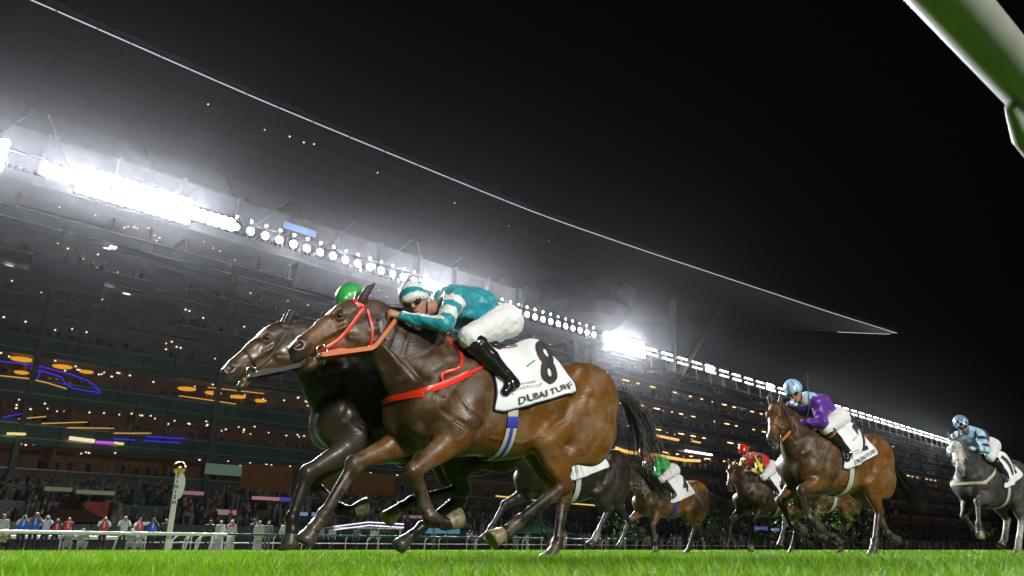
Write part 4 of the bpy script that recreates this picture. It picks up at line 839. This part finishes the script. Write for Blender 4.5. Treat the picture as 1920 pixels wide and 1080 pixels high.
HH_, _ = make_horse("dappled grey racehorse with pale face at the picture's right edge", 55, 8.40, 12.55, POSE_H, GREY, M_coatg, .02, "10", dict(nose=mat("cream_sheepskin", (.62, .55, .33), .9, bump=1, bscale=60), nosew=.075, breast=mat("cream_band", (.5, .45, .3), .7)), hair=gh, full=False, pale=('nh', 'fh', 'nf'), sock=[('nh', 1), ('nh', 2), ('fh', 1), ('fh', 2)])
def chk(a, b, c): return SKY if (int((math.atan2(b, a) + 9) / .42) + int((c + 5) / .048)) % 2 else (.015, .015, .03)
jockey("jockey in blue and black chequered cap and sleeves on the grey horse", jrt(HH_), JH, lambda v, s, t, c: (SKY if (int(t / .07) + (v[1] > c[0][1])) % 2 else (.015, .015, .03)), lambda v, J: SKY if v[0] > 1.05 else (.09, .012, .12), chk, h=.018, sk=SK2)
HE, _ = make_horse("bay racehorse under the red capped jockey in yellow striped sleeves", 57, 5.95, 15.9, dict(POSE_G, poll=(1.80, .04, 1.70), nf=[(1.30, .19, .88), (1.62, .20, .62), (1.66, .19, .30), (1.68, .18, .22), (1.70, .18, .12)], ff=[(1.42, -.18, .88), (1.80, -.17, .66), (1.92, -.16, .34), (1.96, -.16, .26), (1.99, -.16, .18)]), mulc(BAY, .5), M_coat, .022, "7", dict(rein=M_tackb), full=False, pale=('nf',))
RED = (.55, .02, .012); YEL = (.75, .66, .03); BLK = (.012, .012, .014)
jockey("jockey in a red cap with yellow and black striped sleeves", jrt(HE), JH, lambda v, s, t, c: YEL if int((v[2] * .6 + v[1] + 9) / .055) % 2 else BLK, lambda v, J: RED if v[0] > .98 or abs(v[1]) > .12 else BLK, lambda a, b, c: RED, h=.018)
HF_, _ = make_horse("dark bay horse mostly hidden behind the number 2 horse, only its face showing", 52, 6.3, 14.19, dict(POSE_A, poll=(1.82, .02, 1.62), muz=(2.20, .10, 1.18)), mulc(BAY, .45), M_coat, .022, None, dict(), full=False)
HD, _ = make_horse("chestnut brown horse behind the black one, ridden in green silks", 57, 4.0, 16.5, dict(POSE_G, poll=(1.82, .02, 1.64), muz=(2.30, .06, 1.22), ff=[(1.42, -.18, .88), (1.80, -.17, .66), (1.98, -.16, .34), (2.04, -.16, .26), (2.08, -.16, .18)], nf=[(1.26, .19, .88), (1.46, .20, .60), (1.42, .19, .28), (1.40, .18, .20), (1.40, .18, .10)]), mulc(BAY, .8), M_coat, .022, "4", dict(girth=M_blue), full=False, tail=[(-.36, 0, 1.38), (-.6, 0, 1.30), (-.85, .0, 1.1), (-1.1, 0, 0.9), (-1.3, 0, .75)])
jockey("jockey in green silks with red cap and dark goggles", jrt(HD), JH, lambda v, s, t, c: (.02, .36, .07), lambda v, J: RED if (abs(v[1]) < .07 and v[0] > 1.0) or v[0] > 1.2 else (.02, .36, .07), lambda a, b, c: (.6, .3, .2) if abs(c - .01) < .012 else RED, h=.018, face=(.75, .5, -.3))
# ================================================================ RAILS, FINISH POST, PEOPLE AT THE RAIL
def fence(name, lbl, u0, u1, d, z, r, m, pm, step, lean=.0, low=None, grp=None):
    t = tag(empty(name, (0, 0, 0), RZ), lbl, "fence", grp)
    MB().tube([(u, d, z) for u in np.linspace(u0, u1, 24)], r, 10).build("rail", m, t, True)
    if low: MB().tube([(u0, d, low), (u1, d, low)], r * .6, 8).build("lower_rail", m, t, True)
    u = u0 + .4; k = 0
    while u < u1 and k < 98: MB().tube([(u + lean * 2, d + .35, 0), (u + lean, d + .33, z * .8), (u, d + .1, z - .02), (u, d, z - .02)], r * .55, 8).build("post", pm, t, True); u += step * (1 + k * .01); k += 1
    return t
fence("running_rail", "thick white plastic running rail in front of the photographers", -14, 18.2, 42, .90, .085, M_white, M_white, 6.5, -.12)
fence("running_rail", "long dark green topped rail running past the finish post", 18.3, 330, 42, .93, .06, M_green, M_white, 4.6, -.1)
fence("crowd_barrier", "white post and rail barrier in front of the apron crowd", 15, 330, 46, 1.0, .05, M_white, M_white, 2.6, 0, .5)
fence("crowd_barrier", "low white barrier behind the crouching photographers", -14, 14.5, 45.6, .72, .10, M_white, M_white, 4, 0)
def chairs(px, lbl):
    u, _ = at(px, 1010, 43.4); t = tag(empty("white_stanchion", W(u, 43.4, 0), RZ), lbl, "stanchion", "white stanchions by the finish post")
    MB().tube([(0, 0, 0), (.06, 0, .62), (.3, 0, .86), (1.2, 0, .98)], .05, 8).build("arm", M_white, t, True); MB().tube([(.85, .2, 0), (1.0, .1, .9)], .045, 8).build("post", M_white, t, True)
chairs(322, "bent white tube stanchion just right of the finish post"); chairs(345, "bent white tube stanchion second from the finish post"); chairs(368, "bent white tube stanchion third from the finish post, before the black suited man"); chairs(398, "bent white tube stanchion in front of the white robed man")
# finish post
pu, _ = at(313, 1030, 42.8); fp = tag(empty("finish_post", W(pu, 42.8, 0), R(16)), "white finish post with gold ball on top", "post")
bevel(MB().box(-.13, .13, -.09, .09, 0, 4.15).build("pole", M_white, fp), .03)
MB().lathe([(.02, -.36), (.15, -.33), (.26, -.25), (.34, -.12), (.36, 0), (.34, .12), (.26, .25), (.15, .33), (.02, .36)], (0, 0, 4.42), 24).build("ball", mat("gold_ball", (.75, .5, .10), .22, metal=1.), fp, True)
V = [(.15, y, 2.75) for y in (-.05, .05)] + [(.15 + .26 * math.sin(a), y, 3.45 - .72 * math.cos(a)) for a in np.linspace(.3, 2.9, 14) for y in (-.05, .05)] + [(.15, y, 4.1) for y in (-.05, .05)]
n_ = len(V) // 2; mobj("half_round_panel", V, [tuple(2 * i for i in range(n_)), tuple(2 * i + 1 for i in range(n_))[::-1]] + [(2 * i, 2 * i + 1, 2 * ((i + 1) % n_) + 1, 2 * ((i + 1) % n_)) for i in range(n_)], M_white, fp)
for i, ch in enumerate("FINISH"): text_obj(ch, .27, "letter", M_ink, fp, (lambda zz: (lambda x, y: (x, -.096, zz + y)))(3.95 - i * .28), ext=.012)
# near rail overhead
def onz(x, y, z): r = x - 960; v = 540 - y; k = np.array([r, FPX * math.cos(PITCH) - v * math.sin(PITCH), FPX * math.sin(PITCH) + v * math.cos(PITCH)]); return k * (z - .13) / k[2] + [0, 0, .13]
a, b = np.array([.80195, 1.05, 1.07]), np.array([1.19, 1.30, 1.07])
a, b = onz(1782, 0, 1.07), onz(1922, 158, 1.07); dr = (b - a) / np.linalg.norm(b - a); nr = tag(empty("inside_rail", tuple(a), 0), "large white running rail passing overhead at the top right corner", "fence")
M_rw = mat("rail_plastic_dimmed", (.30, .31, .28), .35, noise=.12, nscale=9, bump=.05, bscale=14); mb = MB(); sdr = np.cross(dr, [0, 0, 1]); P0 = [np.array(dr) * t for t in np.linspace(-3.5, 4, 30)]; mb.tube(P0, .051, 28); mb.build("rail", M_rw, nr, True)  # white plastic, base colour darkened to tone down the green grass bounce
q0 = onz(1900, 160, 1.07) - a; mb = MB(); mb.tube([q0 + np.array([0, 0, -.056]) - dr * .02 - sdr * .01, q0 + dr * .10 + [0, 0, -.078] - sdr * .03, q0 + dr * .35 + [0, 0, -.085] - sdr * .04, q0 + dr * .8 + [0, 0, -.09] - sdr * .1], [.012, .02, .022, .022], 12); mb.build("bracket", M_rw, nr, True)
for t in (-2.6, 2.8): mb = MB(); p = dr * t; mb.tube([p + [0, 0, -.04], p - sdr * .5 + [0, 0, -.25], p - sdr * .62 + [0, 0, -1.07]], .035, 10); mb.build("post", M_white, nr, True)

M_cam = mat("camera_black", (.015, .015, .016), .35)
def person(px, d, lbl, top, leg, pose="cam", vest=None, head=(.02, .015, .012), hat=None, k=1.0, sk=SK2, robe=None, cam_lbl=None, cat="person", grp=None, yaw=0, cam_len=.16):
    u, _ = at(px, 1010, d); loc = W(u, d, 0); rz = math.atan2(-loc.y, -loc.x) + yaw; r = empty("person", loc, rz); r.scale = (k,) * 3; tag(r, lbl, cat, grp)
    lo = -.62 if pose == "crouch" else 0; z = lambda v: max(.05, v + lo) if v > .55 else v
    S = (0, 0); sh = [(0, .19 * s, 1.44 + lo) for s in (1, -1)]; hd = (.03, 0, 1.63 + lo)
    if pose in ("cam", "crouch"): ha = [(.24, .07 * s, 1.60 + lo) for s in (1, -1)]; el = [(.16, .27 * s, 1.30 + lo) for s in (1, -1)]
    elif pose == "point": ha = [(.1, .75, 1.55 + lo), (.24, -.07, 1.6 + lo)]; el = [(.06, .48, 1.50 + lo), (.16, -.27, 1.3 + lo)]
    else: ha = [(.12, .24 * s, .86 + lo) for s in (1, -1)]; el = [(-.02, .27 * s, 1.14 + lo) for s in (1, -1)]
    hp, hh, M = head_prims(hd, (1, 0, -.03), (0, 0, 1), sk); B = hp + [cap((0, 0, 1.48 + lo), (.02, 0, 1.56 + lo), .06, .055, sk), cap((0, 0, 1.35 + lo), (0, 0, 1.0 + lo), .11, .10, sk, .04, 1.3)]
    T = [cap((0, 0, 1.37 + lo), (0, 0, 1.02 + lo), .125, .115, None, .05, 1.45), cap(sh[0], sh[1], .08, .08, None, .05)]; L = [cap((0, -.07, .98 + lo), (0, .07, .98 + lo), .11, .11, None, .05)]
    for i, s in enumerate((1, -1)):
        T += [cap(sh[i], el[i], .075, .06, None, .04), cap(el[i], ha[i], .058, .042, None, .02)]; B += [cap(el[i], ha[i], .035, .028, sk, .02)] + hand_prims(np.array(ha[i]) - unit(np.array(ha[i]) - el[i]) * .02, np.array(ha[i]) - el[i], (0, -s, .1), sk)
        if pose == "crouch": L += [cap((0, .09 * s, .36), (.34, .16 * s, .44), .10, .075, None, .03), cap((.34, .16 * s, .44), (.12, .16 * s, .08), .07, .05, None, .02), cap((.12, .16 * s, .05), (.30, .17 * s, .04), .045, .04, None, .02)]
        else: L += [cap((0, .09 * s, .95), (.03, .11 * s, .50), .10, .07, None, .03), cap((.03, .11 * s, .50), (0, .12 * s, .08), .068, .05, None, .02), cap((0, .12 * s, .05), (.17, .14 * s, .04), .045, .04, None, .02)]
    for i, s in enumerate((1, -1)): B.append(cap((0, .06 * s, 1.0 + lo), (0, .1 * s, max(.1, .3 + lo)), .05, .03, sk, .03))
    H_ = .026
    sdf_obj("body", B, .02, M_skin, r, .01)
    if robe:
        Rb = [cap((0, 0, 1.38 + lo), (0, 0, .10), .13, .20, None, .05, 1.35)] + T; sdf_obj("robe", Rb, H_, M_wear, r, colfn=lambda V: np.tile(robe, (len(V), 1)))
    else:
        sdf_obj("shirt", T, H_, M_wear, r, colfn=lambda V: np.tile(top, (len(V), 1))); sdf_obj("trousers", L, H_, M_wear, r, colfn=lambda V: np.tile(leg, (len(V), 1)))
    if vest is not None:
        Vs = [cap((.0, 0, 1.38 + lo), (0, 0, 1.02 + lo), .140, .135, None, .05, 1.42), cap((0, .12, 1.46 + lo), (0, -.12, 1.46 + lo), .085, .085, None, .05)]
        sdf_obj("vest", Vs, H_, M_wear, r, colfn=lambda V: np.where(((np.abs(V[:, 1]) < .03) & (V[:, 2] > 1.2 + lo))[:, None], np.array([.6, .6, .6]), np.array(vest)))
    if hat is not None: sdf_obj("headscarf" if robe or hat[0] > .5 else "cap", [ell((.01, 0, 1.70 + lo), (.125, .105, .10), None, .01), cap((-.04, 0, 1.62 + lo), (-.06, 0, 1.44 + lo), .09, .13, None, .04, 1.2)] if hat[0] > .5 else [ell((.0, 0, 1.70 + lo), (.115, .09, .075), None, .01), cap((.09, .03, 1.68 + lo), (.15, -.03, 1.67 + lo), .03, .02, None, .02)], .02, M_wear, r, colfn=lambda V: np.tile(hat, (len(V), 1)))
    else: sdf_obj("hair", [ell((-.01, 0, 1.685 + lo), (.10, .088, .075), None, .01), cap((-.06, 0, 1.66 + lo), (-.06, 0, 1.58 + lo), .06, .05, None, .02)], .02, mat("person_hair", (.03, .02, .015), .6, attr=True), r, colfn=lambda V: np.tile(head, (len(V), 1)))
    if cam_lbl:
        c = tag(empty("camera", loc, rz), cam_lbl, "camera", "cameras held up by the photographers"); c.scale = (k,) * 3; z0 = 1.62 + lo
        bevel(MB().box(.16, .24, -.075, .075, z0 - .05, z0 + .05).build("camera_body", M_cam, c), .01); MB().lathe([(.045, 0), (.048, cam_len * .5), (.062, cam_len * .6), (.066, cam_len)], (.24, 0, z0), 14, (1, 0, 0)).build("lens_barrel", M_cam, c, True); MB().lathe([(.058, cam_len), (.05, cam_len + .004)], (.24, 0, z0), 14, (1, 0, 0)).build("lens", M_gog, c, True)
    return r
BL = (.02, .10, .50); RD = (.50, .025, .02); WT = (.42, .43, .44); NV = (.012, .015, .03)
person(38, 44.2, "photographer in blue vest over white shirt, second from the picture's left edge", WT, NV, vest=BL, cam_lbl="camera of the blue vested photographer with white sleeves")
person(60, 43.4, "stocky photographer in blue vest with white hem, leaning over the white rail", (.20, .11, .07), NV, vest=BL, k=1.05, hat=(.35, .22, .15), sk=(.36, .20, .13), cam_lbl="camera of the stocky photographer in the blue vest")
person(82, 44.8, "photographer in pale blue shirt beside the stocky blue vested man", (.45, .5, .62), NV, cam_lbl="camera of the man in the pale blue shirt", sk=SK, hat=(.5, .5, .5))
person(102, 44.3, "photographer in black sleeves and red vest bent over his camera", BLK, NV, vest=RD, k=.92, cam_lbl="camera held low by the man in black sleeves and red vest", cam_len=.25)
person(123, 44.9, "man in open red vest standing without a camera between the red vested ones", BLK, NV, "stand", vest=RD, k=.97)
person(191, 44.0, "photographer in red vest and white sleeves standing alone", WT, NV, vest=RD, cam_lbl="camera of the lone photographer in red vest and white sleeves", sk=SK)
person(229, 43.6, "photographer in a grey and white T-shirt with a big lens", (.5, .52, .56), NV, sk=SK, head=(.3, .22, .12), k=1.02, cam_lbl="large lens held by the photographer in the pale T-shirt", cam_len=.34)
person(258, 44.6, "man in white and red jacket stretching one arm out to the side", (.6, .6, .6), NV, "point", vest=(.45, .04, .03), hat=(.02, .02, .02), yaw=.1)
person(283, 43.9, "photographer in a blue vest with dark sleeves beside the finish post", BLK, NV, vest=BL, hat=(.02, .02, .02), cam_lbl="camera of the blue vested photographer beside the finish post")
person(307, 44.7, "bald man in a black suit directly behind the finish post", BLK, BLK, "stand", head=(.26, .13, .08))
person(128, 43.5, "photographer in white crouching behind a large lens under the white rail", WT, WT, "crouch", cam_lbl="large lens of the crouching man in white", hat=(.02, .02, .02), cam_len=.3)
person(153, 43.3, "photographer in white robe crouching and raising one arm under the rail", WT, WT, "crouch", cam_lbl="camera of the crouching man in the white robe", cam_len=.22, yaw=.3)
person(246, 43.2, "man in white crouching with a bare white cap left of the blue vest", WT, WT, "crouch", hat=(.6, .6, .58))
person(262, 43.5, "dark haired photographer crouching in white beside the finish post", (.5, .5, .5), WT, "crouch", cam_lbl="camera of the dark haired crouching man", k=.92)
person(6, 43.3, "man in a cream jacket crouching at the picture's left edge", (.45, .42, .25), NV, "crouch", k=.95, yaw=.5)
person(-2, 44.2, "man in a white coat cut by the picture's left edge", WT, WT, "stand", k=1.0)
person(391, 44.6, "man in black suit and tie standing behind the green rail", BLK, BLK, "stand", sk=(.12, .06, .04), hat=(.03, .03, .03))
person(411, 45.0, "man in white robe and white headscarf beside the black suited man", WT, WT, "stand", robe=(.45, .45, .43), hat=(.45, .45, .43))
person(432, 44.4, "man in a red waistcoat over a long white robe", WT, WT, "stand", robe=(.45, .45, .43), vest=RD, hat=(.6, .6, .58))
person(473, 44.6, "tall man in a dark suit seen from behind the green rail", NV, NV, "stand", k=1.07, yaw=2.6)
person(484, 44.1, "man in white robe and wrapped headscarf next to the tall dark suit", WT, WT, "stand", robe=(.44, .43, .41), hat=(.46, .45, .42))
person(501, 44.6, "man in a grey suit holding papers behind the green rail", (.14, .14, .15), (.1, .1, .11), "stand")
person(533, 44.3, "man in a pale shirt partly behind the dark horse's front hoof", (.5, .52, .52), NV, "stand", k=1.02)
for i, (px, top, lb) in enumerate(((600, (.2, .2, .3), "seated looking man in blue grey by the white fence posts"), (622, WT, "man in white beside the fence under the lead horse's front hoof"), (668, (.16, .1, .2), "person in plum top behind the green rail left of the tent posts"), (700, (.55, .55, .5), "person in cream top below the white canopy"), (722, BLK, "person in black below the right end of the white canopy"), (880, WT, "person in white robe under the lead horse's belly"), (905, (.3, .04, .03), "person in dark red under the lead horse's belly"))):
    person(px, 48 + i * .4, lb, top, NV, "stand", k=.95, head=(.03, .02, .02))
# white canopy with two lit edge tubes, and the small tents on the apron
cn = tag(empty("canopy", (0, 0, 0), RZ), "flat white canopy with two glowing edge tubes behind the dark horse's hoof", "canopy")
for y_ in (985, 991): line("edge_tube", [(628, y_ + 2), (692, y_ - 6), (757, y_ - 2)], 52, .05, glow("canopy_tube", (.9, .88, 1), 1.2), parent=cn)
u0, z0 = at(628, 990, 52); u1, _ = at(757, 990, 52); MB().box(u0, u1, 52.1, 55, z0 + .02, z0 + .10).build("canopy_roof", M_white, cn)
for q in (.02, .35, .65, .98): MB().tube([(u0 + (u1 - u0) * q, 52.3, 0), (u0 + (u1 - u0) * q, 52.3, z0)], .05, 8).build("post", M_white, cn)
def tent(px, d, w_, h_, zb, col, lbl):
    u, _ = at(px, 1010, d); t = tag(empty("tent", W(u, d, 0), RZ), lbl, "tent"); V = [(-w_, -w_, zb), (w_, -w_, zb), (w_, w_, zb), (-w_, w_, zb), (0, 0, h_), (-w_ * .35, -w_ * .35, zb + (h_ - zb) * .45), (w_ * .35, -w_ * .35, zb + (h_ - zb) * .45), (w_ * .35, w_ * .35, zb + (h_ - zb) * .45), (-w_ * .35, w_ * .35, zb + (h_ - zb) * .45)]
    mobj("tent_roof", V, [(0, 1, 6, 5), (1, 2, 7, 6), (2, 3, 8, 7), (3, 0, 5, 8), (5, 6, 4), (6, 7, 4), (7, 8, 4), (8, 5, 4)], mat("tent_%d" % px, col, 1.0, spec=0, bump=.2, bscale=4), t)
    for sx in (-1, 1):
        for sy in (-1, 1): MB().tube([(sx * w_ * .97, sy * w_ * .97, 0), (sx * w_ * .97, sy * w_ * .97, zb)], .05, 6).build("pole", M_steel, t)
tent(120, 54, 2.0, 3.6, 1.7, (.022, .014, .008), "dark pointed tent behind the blue vested photographers"); tent(1000, 56, 3.2, 3.2, 1.6, (.02, .06, .03), "dark green pointed tent right of the lead horse's hind hoof")
tent(1340, 60, 3.4, 3.6, 1.8, (.10, .10, .05), "olive tent in front of the red capped jockey's horse"); tent(1545, 62, 3.6, 4.2, 2.2, (.45, .40, .25), "cream tent below the number 2 horse"); tent(1870, 80, 6, 5.5, 3.0, (.5, .47, .3), "cream tent far off at the grey horse's feet")
# ---------------------------------------------------------------- torn turf in the air
def turf(px, py, d, n, su, sz, seed):
    g = np.random.default_rng(seed); V = []; F = []; C = []; u, z = at(px, py, d)
    for _ in range(n):
        c = np.array([u + g.normal(0, su), d + g.normal(0, .25), max(.1, z + g.normal(0, sz))]); L_ = .025 + .06 * g.random(); a = unit(g.normal(0, 1, 3)); b = unit(np.cross(a, g.normal(0, 1, 3))) * (.003 + .004 * g.random()); e_ = unit(np.cross(a, b)) * .3 * L_
        i = len(V); V += [c - b, c + b, c + a * L_ * .5 + b + e_, c + a * L_ * .5 - b + e_, c + a * L_]; F += [(i, i + 1, i + 2, i + 3), (i + 3, i + 2, i + 4)]; q = [.07, .24, .02] if g.random() > .3 else [.10, .07, .035]; C += [q] * 5
    return V, F, C
V, F, C = [], [], []
for a in ((1165, 905, 7.4, 170, .05, .09, 1), (1172, 985, 7.4, 110, .05, .12, 2), (1560, 965, 4.9, 190, .42, .17, 3), (1480, 985, 5.4, 120, .3, .1, 4), (1330, 985, 8.5, 160, .5, .12, 5), (1300, 960, 10.5, 130, .6, .15, 6), (1640, 1000, 5.2, 90, .35, .1, 7), (1850, 1000, 7.4, 60, .4, .12, 8)):
    v, f, c = turf(*a); b = len(V); V += v; F += [tuple(b + i for i in q) for q in f]; C += c
o = mobj("flying_turf", V, F, mat("grass_blade"), None, False, np.array(C)); o.rotation_euler = (0, 0, RZ); tag(o, "bits of torn turf thrown up by the hooves", "turf debris", kind="stuff")
# ================================================================ haze added to bloom the floodlights, in place of lens glare
hz = MB().box(-60, 400, -60, 135, -2.0, 72).build("haze", None, None); hz.rotation_euler = (0, 0, RZ); tag(hz, "thin haze added for the bloom around the floodlights", "haze", kind="stuff")
m = bpy.data.materials.new("haze_air"); m.use_nodes = True; n = m.node_tree.nodes; n.remove(n["Principled BSDF"]); v = n.new("ShaderNodeVolumePrincipled")
v.inputs["Color"].default_value = (.9, .92, 1, 1); v.inputs["Density"].default_value = HAZE_D; v.inputs["Anisotropy"].default_value = HAZE_G
m.node_tree.links.new(v.outputs[0], n["Material Output"].inputs["Volume"]); hz.data.materials.append(m)
